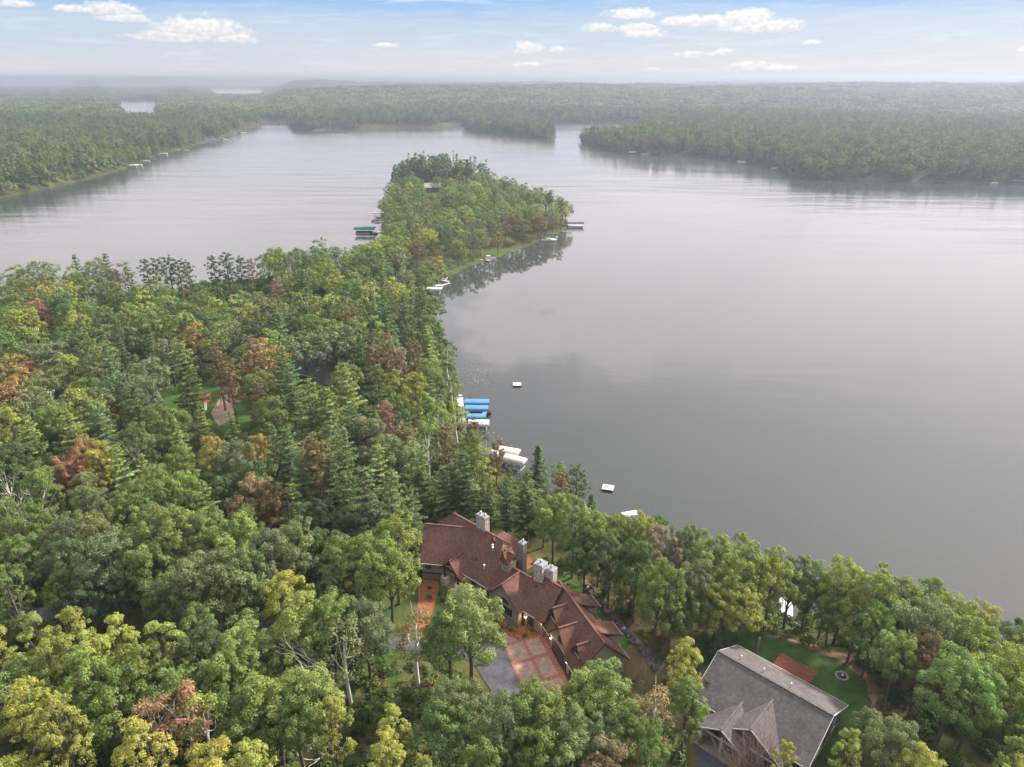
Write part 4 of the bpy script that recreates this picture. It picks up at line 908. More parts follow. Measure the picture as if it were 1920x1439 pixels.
def lantern(fr, root, x, y, z, nrm):
    N_ = fr.D(*nrm).normalized(); p = fr.P(x, y, z) + N_ * .22; mb = MB()
    mb.lathe([(.02, .34), (.16, .2), (.16, .17)], tuple(p), 6); mb.lathe([(.1, -.2), (.12, -.17)], tuple(p), 6); mb.obox(p - N_ * .12 + V3((0, 0, .1)), N_ * .1, V3((0, 0, 1)).cross(N_) * .02, V3((0, 0, .03)))
    o = mb.build('wall_lantern', m_dark, root); MB().lathe([(.09, -.16), (.12, 0), (.1, .16)], tuple(p), 8).build('lamp_glass', m_lamp, o)
    l = bpy.data.lights.new('lantern_glow', 'POINT'); l.energy = 22; l.color = (1, .72, .42); l.shadow_soft_size = .12
    lo = bpy.data.objects.new('lantern_glow', l); COL.objects.link(lo); lo.parent = o; lo.location = p + N_ * .22
def chimney(root, c, sx, sy, z0, z1, rz, m, cap=m_metal, pipe=1):
    mb = MB().box((c[0], c[1], (z0 + z1) / 2), sx, sy, z1 - z0, rz); o = mb.build('chimney', m, root)
    k = MB().box((c[0], c[1], z1 + .06), sx + .16, sy + .16, .12, rz)
    k.box((c[0], c[1], z1 + .16), sx - .1, sy - .1, .1, rz)
    k.build('cap', cap, o)
    for i in range(pipe):
        dx = (i - (pipe - 1) / 2) * sx * .5
        MB().lathe([(.13, .2), (.13, .55), (.22, .56), (.22, .66), (.03, .78)], (c[0] + dx * math.cos(rz), c[1] + dx * math.sin(rz), z1), 10).build('flue', m_metal, o)
def vent(root, p, h=.5, r=.07, m=m_metal): return MB().lathe([(r, -.4), (r, h), (r * 1.6, h + .01), (r * 1.6, h + .12), (.02, h + .16)], tuple(p), 8).build('vent_pipe', m, root)

# ---- the lodge
GZ = 7.0
ang = math.atan2(-.673, .74); MF = Fr((-7.6, 95.8), ang)
lodge = empty('lodge', (-7.6, 95.8, GZ), ang)
tag(lodge, 'long angled lodge with red-brown shingle roofs, taupe walls and pale stone chimneys', 'house')
MF.root = None
def LP(px, py, z): return MF.inv(at(px, py, GZ + z))
k = .965
def fz_(b): return 3.5 + k * (b + .5)
fp = [(-13.0, -.5), (17.2, -.5), (17.2, 3.8), (11.9, 3.8), (11.9, 3.05), (7.7, 3.05), (6.2, 2.6), (5.2, 2.6), (4.5, 3.3), (4.05, 4.3), (3.7, 5.2), (-8.2, 5.2)]
rf = roof_obj(lodge, [[(a, b, fz_(b)) for a, b in fp], [(-8.2, 5.2, 9), (-13.0, -.5, 3.5), (-13.0, 10.9, 3.5)], [(-8.2, 5.2, 9), (3.7, 5.2, 9), (3.7, 10.9, 3.5), (-13.0, 10.9, 3.5)]], m_red)
edge_strip(rf, (-3.9 + .3, -.5, 3.5), (5.6, -.5, 3.5), m_white, out=(0, -1, 0)); edge_strip(rf, (12.95, -.5, 3.5), (15.3, -.5, 3.5), m_white, out=(0, -1, 0))
for a0, a1, b in ((-8.2, 3.7, 5.2), (7.7, 11.9, 3.05), (11.9, 17.0, 3.8)):
    MB().obox(((a0 + a1) / 2, b, fz_(b) + .03), ((a1 - a0) / 2, 0, 0), (0, .16, 0), (0, 0, .05)).build('ridge_cap', m_red, rf)
MB().obox((-10.6, 2.35, 6.28), V3((2.4, 2.85, 2.75)), V3((.1, -.1, 0)), V3((0, 0, .05))).build('ridge_cap', m_red, rf)
roof_obj(lodge, [[(7.7, 3.05, fz_(3.05)), (11.9, 3.05, fz_(3.05)), (11.9, 6.6, 3.6), (7.7, 6.6, 3.6)], [(11.9, 3.8, fz_(3.8)), (17.2, 3.8, fz_(3.8)), (17.2, 8.2, 3.5), (11.9, 8.2, 3.5)]], m_red)
walls(MF, lodge, -4.2, 3.4, .2, 10.3, -.5, 3.95, m_wall, m_base, 1.1)
walls(MF, lodge, 3.4, 16.4, .25, 6.2, -.5, 3.9, m_wall, m_base, 1.1)
# L gable end above the lower roof, flared like the photo
MB().slab([(3.62, 2.4, 3.9), (3.62, 2.9, 6.5), (3.62, 5.2, 8.75), (3.62, 10.0, 3.9)], .2, 0, up=(1, 0, 0)).build('wall', m_beige, lodge)
# lake wing
BW = [[(2, 4.4, 9.02), (2, 7, 9.02), (5.2, 10.2, 6), (5.2, 4.9, 6)], [(2, 4.4, 9.02), (2, 7, 9.02), (-1.2, 10.2, 6), (-1.2, 4.4, 6)], [(2, 7, 9.02), (5.2, 10.2, 6), (-1.2, 10.2, 6)]]
roof_obj(lodge, BW, m_red)
walls(MF, lodge, -.7, 4.75, 4.2, 9.7, -2.5, 5.95, m_beige, m_base, 3.0)
edge_strip(lodge, (5.2, 4.9, 6), (5.2, 10.2, 6), m_dark, out=(1, 0, 0))
window(MF, lodge, 4.76, 7.8, 2.6, 1.0, 1.6, (1, 0), 2)
# three-window gable, entry gable
cross(MF, lodge, 9.3, 3.1, -1.0, 3.1, 3.7, 7.0, m_red, wall=m_wall, wz=-.3, rake=m_dark)
walls(MF, lodge, 6.2, 12.4, -1.0 + .26, 1.0, -.3, 3.5, m_wall)
MB().obox((9.3, -1.05, .45), (3.14, 0, 0), (0, .05, 0), (0, 0, .75)).build('stone_base', m_base, lodge)
window(MF, lodge, 9.6, -1.01, 1.55, 3.1, 1.25, (0, -1), 3, 2); window(MF, lodge, 9.5, -1.01, 3.45, 1.9, .85, (0, -1), arch=True)
MB().obox((9.6, -1.06, 1.42), (1.75, 0, 0), (0, .07, 0), (0, 0, .06)).build('sill', m_base, lodge)
MB().obox((9.55, -1.06, 3.1), (1.6, 0, 0), (0, .07, 0), (0, 0, .05)).build('sill', m_base, lodge)
cross(MF, lodge, -2.3, 2.05, -1.3, 2.0, 3.45, 5.6, m_red, rake=m_dark)
MB().obox((-2.3, -1.25, 3.3), (2.0, 0, 0), (0, .1, 0), (0, 0, .13)).build('porch_beam', m_dark, lodge)
MB().slab([(-4.2, -.35, 3.4), (-.4, -.35, 3.4), (-2.3, -.35, 5.4)], .12, 0, up=(0, -1, 0)).build('wall', m_wall, lodge)
for a in (-4.0, -.75):
    p = MB().lathe([(.95, -.3), (.85, .5), (.72, 1.35), (.62, 1.42)], (a, -1.2, 0), 8).build('porch_pillar', m_stone, lodge)
    MB().obox((a, -1.2, 2.3), (.14, 0, 0), (0, .14, 0), (0, 0, .95)).build('post', m_dark, p)
window(MF, lodge, -2.3, .19, 0, 1.3, 2.2, (0, -1), 2, 1, name='entry_door'); lantern(MF, lodge, -1.3, .18, 2.3, (0, -1))
window(MF, lodge, 1.6, .19, 1.7, .9, 1.1, (0, -1), 1); window(MF, lodge, 4.7, .24, 1.4, 1.5, 1.3, (0, -1), 2)
MB().obox((-2.3, -.9, .06), (1.5, 0, 0), (0, 1.0, 0), (0, 0, .1)).build('porch_step', m_walk, lodge)
# side entry
window(MF, lodge, 13.95, .24, 0, 1.15, 2.25, (0, -1), 2, 1, name='side_door'); lantern(MF, lodge, 13.1, .24, 2.0, (0, -1))
MB().obox((12.7, .0, 1.7), (.12, 0, 0), (0, .14, 0), (0, 0, 1.9)).build('downspout', m_dark, lodge)
# square turret with two gables
walls(MF, lodge, 5.9, 7.55, 2.15, 3.9, 5.6, 8.5, m_wall)
cross(MF, lodge, 6.72, .84, 2.15, 3.9, 8.45, 9.65, m_red, ov=.35, ovf=.35, wall=m_wall, wz=8.3)
TF = Fr(MF.w(7.55, 3.02)[:2], ang + math.pi / 2, MF)
MF.root = None
cross(TF, lodge, 0, .84, 0, 1.6, 8.45, 9.65, m_red, ov=.35, ovf=.35, wall=m_wall, wz=8.3, sgn=-1)
window(MF, lodge, 6.72, 2.14, 7.35, 1.15, .75, (0, -1), 2, m=m_white); window(MF, lodge, 7.56, 3.02, 7.35, 1.15, .75, (1, 0), 2, m=m_white)
# left wing
DF = Fr((-15.3, 98.8), math.atan2(-.15, .988), MF)
gable(DF, lodge, 0, 7.2, 0, 8.6, 4.05, 8.2, m_red, fasc=m_white)
walls(DF, lodge, 0, 6.3, 0, 8.6, -.6, 3.95, m_wall, m_base, 1.7, zr=7.9)
MB().obox(DF.P(2.2, -.09, 1.35), DF.D(2.3, 0), DF.D(0, .05), V3((0, 0, .1))).build('belt_trim', m_dark, lodge)
window(DF, lodge, 1.15, -.01, 2.2, .85, 1.0, (0, -1), 1)
# garage wing: x' from the gable end back to the entry, +y' towards the court
RF = Fr((8.9, 75.7), math.atan2(.923, -.385), MF)
RS = (7.15 - 3.25) / 3.75
def rz_(t): return 3.25 + RS * (-t)          # front slope of the garage wing (t measured out from the front wall)
rr_ = roof_obj(lodge, [[RF.P(s_, t_, rz_(t_)) for s_, t_ in ((-1.25, .6), (1.75, .6), (1.75, -.1), (7.65, -.1), (7.65, .6), (13.3, .6), (13.3, -3.75), (-1.25, -3.75))],
                       [RF.P(-1.25, -3.75, 7.15), RF.P(13.3, -3.75, 7.15), RF.P(13.3, -8.1, 7.15 - RS * 4.35), RF.P(-1.25, -8.1, 7.15 - RS * 4.35)]], m_red)
MB().obox(RF.P(6.0, -3.75, 7.18), RF.D(7.25, 0), RF.D(0, .16), V3((0, 0, .05))).build('ridge_cap', m_red, rr_)
for a_, b_ in ((-1.25, 1.75), (7.65, 13.3)): edge_strip(rr_, RF.P(a_, .6, rz_(.6)), RF.P(b_, .6, rz_(.6)), m_white, out=RF.D(0, 1))
edge_strip(rr_, RF.P(-1.25, -8.1, 7.15 - RS * 4.35), RF.P(13.3, -8.1, 7.15 - RS * 4.35), m_white, out=RF.D(0, -1))
for t_, z_ in ((.6, rz_(.6)), (-8.1, 7.15 - RS * 4.35)): edge_strip(rr_, RF.P(-1.25, t_, z_), RF.P(-1.25, -3.75, 7.15), m_dark, out=RF.D(-1, 0), hgt=.2)
walls(RF, lodge, -.8, 12.6, -7.5, 0, -.6, 3.2, m_wall, m_base, .9, zr=6.85)
cross(RF, lodge, 4.7, 3.0, .12, -2.9, 3.2, 6.3, m_red, ov=.25, wall=m_beige, wz=0, rake=m_dark, sgn=1)
cross(RF, lodge, 8.7, 1.5, -.85, -3.3, 4.7, 6.4, m_red, ov=.3, wall=m_wall, wz=3.4, rake=m_dark, sgn=1)
cross(RF, lodge, .85, 1.25, -.85, -3.0, 4.6, 6.1, m_red, ov=.3, wall=m_wall, wz=3.4, rake=m_dark, sgn=1)
window(RF, lodge, 8.7, -.84, 4.25, 1.5, 1.25, (0, 1), 2, m=m_dark); window(RF, lodge, .85, -.84, 4.25, 1.4, 1.2, (0, 1), 2, m=m_dark)
edge_strip(lodge, RF.P(7.9, -.75, 4.2), RF.P(9.5, -.75, 4.2), m_white, out=RF.D(0, 1)); edge_strip(lodge, RF.P(.1, -.75, 4.15), RF.P(1.6, -.75, 4.15), m_white, out=RF.D(0, 1))
gdoor(RF, lodge, 4.75, .13, 4.2, 2.55, (0, 1)); gdoor(RF, lodge, .75, .01, 1.9, 2.4, (0, 1)); window(RF, lodge, 4.7, .13, 3.6, 1.3, 1.0, (0, 1), arch=True)
window(RF, lodge, 9.0, .01, 1.0, 1.4, 1.2, (0, 1), 2)
for s_, t_ in ((7.3, .13), (2.05, .13), (-.55, .01), (10.4, .01)): lantern(RF, lodge, s_, t_, 2.2, (0, 1))
edge_strip(lodge, RF.P(2.6, .14, 2.85), RF.P(6.9, .14, 2.85), m_white, out=RF.D(0, 1))
for s_ in (3.1, 9.6):   # lake-side shed dormers
    r_ = roof_obj(lodge, [[RF.P(s_ - 1.5, -4.8, 6.15), RF.P(s_ + 1.5, -4.8, 6.15), RF.P(s_ + 1.5, -8.5, 4.5), RF.P(s_ - 1.5, -8.5, 4.5)]], m_red)
    edge_strip(r_, RF.P(s_ - 1.5, -8.5, 4.5), RF.P(s_ + 1.5, -8.5, 4.5), m_white, out=RF.D(0, -1))
    q = MB().obox(RF.P(s_, -6.9, 3.2), RF.D(1.25, 0), RF.D(0, 1.15), V3((0, 0, 1.2))).build('wall', m_wall, lodge); window(RF, lodge, s_, -8.06, 2.7, 1.4, 1.0, (0, -1), 2)
MB().obox(RF.P(12.2, .75, 1.2), RF.D(.25, 0), RF.D(0, .25), V3((0, 0, 1.6))).build('stone_pier', m_base, lodge)
# chimneys and vents
c1 = LP(903, 985, 9.6); chimney(lodge, (c1[0], c1[1] + .3), 2.1, 1.1, 5, 11.3, 0, m_stone, pipe=2)
c2 = LP(980, 1024, 9.0); chimney(lodge, (c2[0], c2[1]), .95, .95, 0, 9.6, 0, m_dkstone)
c3 = LP(1014, 1054, 10.2); chimney(lodge, c3, 1.55, 1.55, 0, 9.9, .15, m_stone)
c4 = LP(1034, 1064, 9.4); chimney(lodge, c4, 1.35, 1.35, 0, 9.1, .15, m_stone)
for px, py, z in ((924, 1040, 6.6), (924, 1034, 7), (908, 1066, 5.2)):
    a, b = LP(px, py, z); vent(rf, (a, b, fz_(b) + .1), .45, .12, m_white)
for px, py, z in ((892, 1041, 6.5), (1006, 1114, 5), (1064, 1142, 6)): 
    a, b = LP(px, py, z); MB().lathe([(.1, -.5), (.1, .35)], (a, b, min(fz_(b), 6.3)), 8).build('vent_pipe', m_dark, rf)

# ---- the neighbour's house
na = math.atan2(-.687, .727); NF = Fr((28.7, 74.8), na); nb = empty('grey_house', (28.7, 74.8, GZ), na)
tag(nb, 'house with large grey shingle roof and dark siding beside the green lawn', 'house')
gable(NF, nb, 0, 14.8, -6.0, 6.0, 3.45, 6.6, m_grey, ov=.5, fasc=m_white, rake=m_white)
walls(NF, nb, .1, 14.7, -5.9, 5.9, -.5, 3.4, m_hardie, m_base, .7, zr=6.3)
cross(NF, nb, 8.4, 4.1, -7.7, -.3, 2.7, 5.6, m_grey, ov=.5, rake=m_white, wall=m_hardie, wz=0)
walls(NF, nb, 4.3, 12.5, -7.3, -5.5, -.5, 2.5, m_hardie)
cross(NF, nb, 5.4, 2.9, -9.3, -3.5, 2.75, 4.5, m_grey, ov=.35, rake=m_white)
edge_strip(nb, (2.7, -9.4, 2.7), (8.2, -9.4, 2.7), m_white, out=(0, -1, 0), hgt=.25)
edge_strip(nb, (4.5, -7.95, 2.5), (12.3, -7.95, 2.5), m_white, out=(0, -1, 0), hgt=.25)
for a in (2.8, 5.5, 8.1): MB().obox((a, -9.2, 1.2), (.12, 0, 0), (0, .12, 0), (0, 0, 1.5)).build('porch_post', m_white, nb)
MB().obox((5.6, -8.6, .12), (3.2, 0, 0), (0, 1.6, 0), (0, 0, .14)).build('porch_floor', mat('wood_deck', (.19, .15, .12), rough=.9, scale=2, col2=(.28, .23, .19)), nb)
window(NF, nb, 1.6, -5.91, 1.0, 1.7, 1.3, (0, -1), 2, m=m_white); window(NF, nb, 6.2, -7.71, .9, 1.6, 1.4, (0, -1), 2, m=m_white); window(NF, nb, 10.4, -7.71, 0, 3.6, 2.3, (0, -1), 1, m=m_white, name='garage_door')
window(NF, nb, 14.71, -1.5, .9, 2.6, 1.6, (1, 0), 3, m=m_white); window(NF, nb, 14.71, 3.6, .9, 1.2, 1.5, (1, 0), 2, m=m_white); window(NF, nb, .09, 1.5, 1.0, 1.5, 1.3, (-1, 0), 2, m=m_white)
for x in (3, 8, 12.5): window(NF, nb, x, 5.91, .9, 1.8, 1.5, (0, 1), 2, m=m_white)
for px, py in ((1389, 1236), (1431, 1261), (1482, 1288)):
    q = NF.inv(at(px, py, GZ + 6.0)); vent(nb, (q[0], abs(q[1]) * .8 + .4, 6.6 - .525 * (abs(q[1]) * .8 + .4) + .1), .5, .07, m_white)
# ---- small cabins half hidden in the woods
def cabin(px, py, z, w, d, rz, m, label, h=3.2, rise=2.2, chim=False):
    x, y = at(px, py, z); g = gz(x, y); e = empty('cabin', (x, y, g), rz); f = Fr((x, y), rz); tag(e, label, 'cabin')
    gable(f, e, -w / 2, w / 2, -d / 2, d / 2, h, h + rise, m, fasc=m_white); walls(f, e, -w / 2, w / 2, -d / 2, d / 2, -.5, h - .05, m_hardie, zr=h + rise - .2)
    window(f, e, -w * .2, -d / 2 - .01, 1, 1.5, 1.2, (0, -1), 2, m=m_white); window(f, e, w * .22, -d / 2 - .01, 1, 1.5, 1.2, (0, -1), 2, m=m_white)
    if chim: chimney(e, (w * .35, -.6), .8, .8, 2, h + rise + 1.1, 0, mat('tan_brick', (.36, .2, .12), col2=(.45, .28, .18), scale=5))
    return e
cabin(588, 690, 11, 10, 9, -.5, m_dkroof, 'dark-roofed cabin glimpsed between tall pines in the upper woods', chim=True, h=4.2, rise=3)
cabin(598, 664, 12, 5, 5, -.4, mat('pale_roof', (.30, .31, .34), rough=.8), 'small outbuilding with pale roof behind the dark-roofed cabin', h=3.4)
cabin(812, 352, 7, 13, 8, .12, mat('weathered_roof', (.23, .22, .22), col2=(.31, .30, .30)), 'grey-roofed cottage among the trees of the wooded point', h=4, rise=2.6)
cabin(893, 352, 7, 10, 7, -.2, mat('pale_brown_roof', (.28, .25, .23), col2=(.34, .31, .29)), 'smaller cottage right of the grey-roofed one on the wooded point', h=4, rise=2.4)
# ------------------------------------------------------------------ shore things
m_dock = mat('dock_boards', (.36, .32, .29), rough=.9, scale=1.5, spec=.1, col2=(.50, .45, .42), stretch=(1, 6, 1))
m_dockd = mat('old_dock_boards', (.17, .15, .14), rough=.9, scale=1.5, spec=.1, col2=(.26, .24, .22))
m_blue = mat('blue_canvas', (.075, .205, .36), rough=.7, scale=1, var=.12, spec=.2)
m_green = mat('green_canvas', (.012, .11, .095), rough=.7, scale=1, var=.12, spec=.2)
m_cream = mat('cream_canvas', (.50, .44, .38), rough=.7, scale=1, var=.06, spec=.2)
m_pink = mat('faded_canvas', (.60, .52, .55), rough=.7, scale=1, var=.08, spec=.2)
m_maroon = mat('maroon_cover', (.20, .06, .065), rough=.7, scale=1, var=.1)
m_alu = mat('aluminium', (.52, .53, .55), rough=.4, scale=1, metal=.4, spec=.5)
m_black = mat('black_plastic', (.02, .02, .022), rough=.5, scale=1)
m_hull = mat('white_hull', (.54, .54, .53), rough=.35, scale=1, var=.04, spec=.5)
m_tan = mat('tan_upholstery', (.38, .28, .19), rough=.7, scale=1)
def dock(p0, p1, w, label, m=None, group=None, z=.55):
    a = V3((*p0, 0)); b = V3((*p1, 0)); d = (b - a); L_ = d.length; rz = math.atan2(d.y, d.x); e = empty('dock', (a.x, a.y, 0), rz); mb = MB(); n = max(1, int(L_ / 2.4))
    for i in range(n): mb.box((L_ * (i + .5) / n, 0, z), L_ / n - .05, w, .08)
    mb.build('deck', m or m_dock, e); f = MB()
    for i in range(n + 1):
        for s in (-1, 1): f.tube([(L_ * i / n, s * (w / 2 - .05), -1.5), (L_ * i / n, s * (w / 2 - .05), z + .25)], .04, 5)
    f.obox((L_ / 2, 0, z - .12), (L_ / 2, 0, 0), (0, w / 2 - .1, 0), (0, 0, .05)); f.build('posts', m_alu, e); return tag(e, label, 'dock', group)
def canopy_mesh(L_, w, rise, skirt=.35, n=8, ribs=10):
    mb = MB(); pr = [(-w / 2, -skirt)] + [(w / 2 * math.cos(math.pi - math.pi * i / n), rise * math.sin(math.pi * i / n) ** .8) for i in range(n + 1)] + [(w / 2, -skirt)]
    xs = np.linspace(-L_ / 2, L_ / 2, ribs + 1)
    for i in range(ribs):
        for j in range(len(pr) - 1):
            s0 = 1 if i % 1 == 0 else 1
            (y0, z0_), (y1, z1_) = pr[j], pr[j + 1]; xa, xb = xs[i], xs[i + 1]; xm = (xa + xb) / 2; sag = .965
            mb.poly([(xa, y0, z0_), (xa, y1, z1_), (xm, y1 * .995, z1_ * sag if z1_ > 0 else z1_), (xm, y0 * .995, z0_ * sag if z0_ > 0 else z0_)]); mb.poly([(xm, y0 * .995, z0_ * sag if z0_ > 0 else z0_), (xm, y1 * .995, z1_ * sag if z1_ > 0 else z1_), (xb, y1, z1_), (xb, y0, z0_)])
    for x in (xs[0], xs[-1]): mb.poly([(x, y, z) for y, z in pr[1:-1]])
    return mb
def lift(x, y, rz, L_, w, m, label, group=None, rise=.55, h=2.3):
    e = empty('boat_lift', (x, y, 0), rz); o = canopy_mesh(L_, w, rise).build('canopy', m, e); o.location = (0, 0, h); f = MB()
    for sx in (-.38, .38):
        for sy in (-.46, .46): f.tube([(sx * L_, sy * w, -1.5), (sx * L_, sy * w, h + .05)], .05, 5)
        f.tube([(sx * L_, -.46 * w, .5), (sx * L_, .46 * w, .5)], .06, 5)
    for sy in (-.46, .46): f.tube([(-.45 * L_, sy * w, h), (.45 * L_, sy * w, h)], .04, 5); f.tube([(-.38 * L_, sy * w, .45), (.38 * L_, sy * w, .45)], .05, 5)
    f.build('frame', m_alu, e); return tag(e, label, 'boat lift', group)
def pontoon(x, y, rz, label, L_=6.4, w=2.4, rail=None, cover=None, group=None, z=.0):
    e = empty('pontoon_boat', (x, y, z), rz); h = MB()
    for s in (-1, 1): h.tube([(-L_ / 2, s * .8, .15), (L_ / 2 - .5, s * .8, .15), (L_ / 2 + .1, s * .8, .35)], [.32, .32, .05], 8)
    h.build('hull', m_alu, e); MB().box((0, 0, .56), L_ - .2, w, .1).build('deck', m_tan, e)
    r = MB()
    for s in (-1, 1): r.box((0, s * (w / 2 - .05), .95), L_ - .5, .06, .6)
    for s in (-1, 1): r.box((s * (L_ / 2 - .3), 0, .95), .06, w - .1, .6)
    r.build('rail_panels', rail or m_hull, e); s_ = MB()
    for s in (-1, 1): s_.box((L_ * .22, s * (w / 2 - .42), .82), L_ * .4, .55, .42)
    s_.build('seats', m_tan if not cover else cover, e)
    if cover: canopy_mesh(L_ - .6, w - .15, .25, .1).build('cover', cover, e).location = (0, 0, 1.3)
    else:
        t = MB(); t.box((-L_ * .15, 0, 2.35), L_ * .35, w - .2, .06)
        for sx in (-.3, 0):
            for sy in (-1, 1): t.tube([(L_ * sx, sy * (w / 2 - .15), 1.2), (L_ * (sx + .01), sy * (w / 2 - .2), 2.33)], .025, 4)
        t.build('bimini_top', rail or m_hull, e)
    MB().box((-L_ / 2 - .1, 0, .6), .35, .4, .8).build('outboard_motor', m_black, e); return tag(e, label, 'boat', group)
def runabout(x, y, rz, label, L_=5.6, w=2.1, m=None, cover=None, group=None, z=.1):
    e = empty('motor_boat', (x, y, z), rz); mb = MB(); n = 9; lo = []; hi = []
    for i in range(n):
        u = i / (n - 1); hw = w / 2 * (1 if u < .5 else math.sqrt(max(0, 1 - ((u - .5) / .5) ** 2.2))); xx = L_ * (u - .5); sh = .62 + .22 * u * u
        lo.append((xx, hw * .62, -.25 + .35 * max(0, u - .7))); hi.append((xx, hw, sh))
    for i in range(n - 1):
        for s in (-1, 1):
            a, b, c, d = lo[i], lo[i + 1], hi[i + 1], hi[i]; mb.poly([(p[0], p[1] * s, p[2]) for p in (a, b, c, d)])
        mb.poly([(lo[i][0], -lo[i][1], lo[i][2]), (lo[i][0], lo[i][1], lo[i][2]), (lo[i + 1][0], lo[i + 1][1], lo[i + 1][2]), (lo[i + 1][0], -lo[i + 1][1], lo[i + 1][2])])
    mb.poly([(hi[0][0], -hi[0][1], hi[0][2]), (hi[0][0], hi[0][1], hi[0][2]), (lo[0][0], lo[0][1], lo[0][2]), (lo[0][0], -lo[0][1], lo[0][2])])
    for i in range(5, n - 1): mb.poly([(hi[i][0], -hi[i][1], hi[i][2]), (hi[i + 1][0], -hi[i + 1][1], hi[i + 1][2]), (hi[i + 1][0], hi[i + 1][1], hi[i + 1][2]), (hi[i][0], hi[i][1], hi[i][2])])
    mb.build('hull', m or m_hull, e); MB().box((-.6, 0, .2), L_ * .6, w * .82, .1).build('floor', m_tan, e)
    if cover: canopy_mesh(L_ * .78, w * .95, .3, .05).build('cover', cover, e).location = (-.4, 0, .7)
    else:
        MB().obox((.35, 0, 1.0), (.1, 0, .02), (0, w * .38, 0), (.12, 0, .25)).build('windscreen', m_glass, e); s_ = MB()
        for sy in (-.5, .5): s_.box((-.3, sy, .55), .5, .5, .6)
        s_.build('seats', m_hull, e)
    MB().box((-L_ / 2 - .12, 0, .6), .35, .4, .8).build('outboard_motor', m_black, e); return tag(e, label, 'boat', group)
def W2(px, py, z=0): return at(px, py, z)
# marina by the near shore
d0 = W2(862, 745, .6); d1 = W2(869, 812, .6); dock(d1, d0, 1.9, 'long pale dock along the shore behind the blue boat canopies')
x, y = W2(863, 746, .6); e = empty('deck_table', (x, y, .6)); MB().lathe([(.5, .7), (.5, .76)], (0, 0, 0), 12).build('top', m_hull, e); MB().lathe([(.05, 0), (.05, .7)], (0, 0, 0), 6).build('leg', m_alu, e); tag(e, 'small white round table at the far end of the long dock', 'table')
def span(x0, x1, yy, z): a = W2(x0, yy, z); b = W2(x1, yy, z); return ((a[0] + b[0]) / 2, (a[1] + b[1]) / 2, b[0] - a[0])
for x0, x1, yy, m, lab, wd in ((871, 917, 752, m_blue, 'bright blue arched boat canopy, farthest of the row by the long dock', 2.9), (872, 915.5, 763.5, m_blue, 'second blue arched boat canopy from the far end, beside the long dock', 2.9),
                           (874, 911, 779, m_blue, 'shorter blue boat canopy behind the red pine by the long dock', 2.4), (878, 917, 791, m_pink, 'faded pinkish white boat canopy, nearest of the row by the long dock', 3.0)):
    cx, cy, L_ = span(x0, x1, yy, 2.6); lift(cx, cy, -.02, L_, wd, m, lab)
cx, cy, L_ = span(880, 908, 773.5, 1.1); runabout(cx, cy, 0, 'maroon-covered boat squeezed between the second and third blue canopies', L_=4.6, w=1.7, cover=m_maroon)
cx, cy, L_ = span(905, 920, 776, .6); runabout(cx, cy + .3, 0.1, 'small dark boat stern sticking out past the maroon-covered boat', L_=2.6, w=1.3, m=m_black)
cx, cy, L_ = span(880, 920, 796, .4); dock((cx - 4.5, cy - .3), (cx + 2.6, cy - .3), .9, 'narrow finger dock beside the faded pinkish canopy', m_dockd)
for (xx, yy) in ((881, 742), (885, 741.5)): pass
x, y = W2(881.5, 748, 1.2); e = empty('potted_tree', (x, y, .5)); mq = pack('crown', blob(401, 110, .45, 1.5, .22, m=M_UG).vertices and leaves(np.random.default_rng(4).normal(size=(130, 3)) * [.22, .22, .5] + [0, 0, 1.2], unit(np.random.default_rng(5).normal(size=(130, 3))), .2), np.full((130, 3), 1.0), M_LEAF); q = bpy.data.objects.new('crown', mq); COL.objects.link(q); q.parent = e; q.color = (*COLS['g'], 1)
MB().lathe([(.22, 0), (.3, .5)], (0, 0, 0), 10).build('pot', m_base, e); tag(e, 'little potted tree at the outer edge of the far blue canopy', 'plant')
# arched white canopies among the near-shore pines
for px, py, L_, w, m, lab, rz in ((951, 846, 6.2, 2.9, m_cream, 'large cream arched boat canopy showing past the shoreline pines', -.35), (966, 862, 5.4, 2.6, m_hull, 'white ribbed boat canopy frame just below the cream one', -.45), (919, 850, 4.2, 2.4, m_hull, 'white boat canopy mostly hidden by pine branches left of the cream one', -.3)):
    x, y = W2(px, py, 2.4); lift(x, y, rz, L_, w, m, lab, rise=.9)
x, y = W2(1180, 966, 2.2); lift(x, y, .3, 3.4, 1.8, m_hull, 'white boat canopy peeking over treetops beside the near swim raft')
x, y = W2(1473, 1141, .6); runabout(x, y, 1.25, 'white boat moored at the shore below the grey house', L_=6.2, w=2.4, cover=m_hull)
dock(W2(1450, 1152, .5), W2(1482, 1153, .5), 1.2, 'short dock at the shore below the grey house')
# swim rafts
def raft(px, py, sx, sy, rz, label, items=0):
    x, y = W2(px, py, .5); e = empty('swim_raft', (x, y, 0), rz); mb = MB()
    for i in range(8): mb.box(((i - 3.5) * sx / 8, 0, .48), sx / 8 - .03, sy, .07)
    mb.build('deck', mat('raft_deck', (.52, .49, .46), rough=.8, scale=2, col2=(.64, .61, .58)), e)
    f = MB(); f.box((0, 0, .26), sx - .06, sy - .06, .36)
    for s in (-1, 1): f.tube([(-sx / 2 + .2, s * sy * .33, .05), (sx / 2 - .2, s * sy * .33, .05)], .25, 8)
    f.build('float_frame', m_black, e); l = MB()
    for s in (-.2, .2): l.tube([(sx / 2 + .06, s, -.5), (sx / 2 + .06, s, 1.0), (sx / 2 - .2, s, 1.05), (sx / 2 - .25, s, .5)], .025, 5)
    l.build('ladder', m_alu, e)
    if items:
        for i, (a, b, c, d) in enumerate(((-.5, .45, .7, .25), (-.1, .1, .35, .2), (-.6, -.3, .5, .18))): MB().box((a, b, .56), c, d, .1).build('mat_strip', m_dockd, e)
    return tag(e, label, 'raft')
raft(969.5, 720.5, 2.5, 2.3, .0, 'plain square swim raft floating alone off the lily pads')
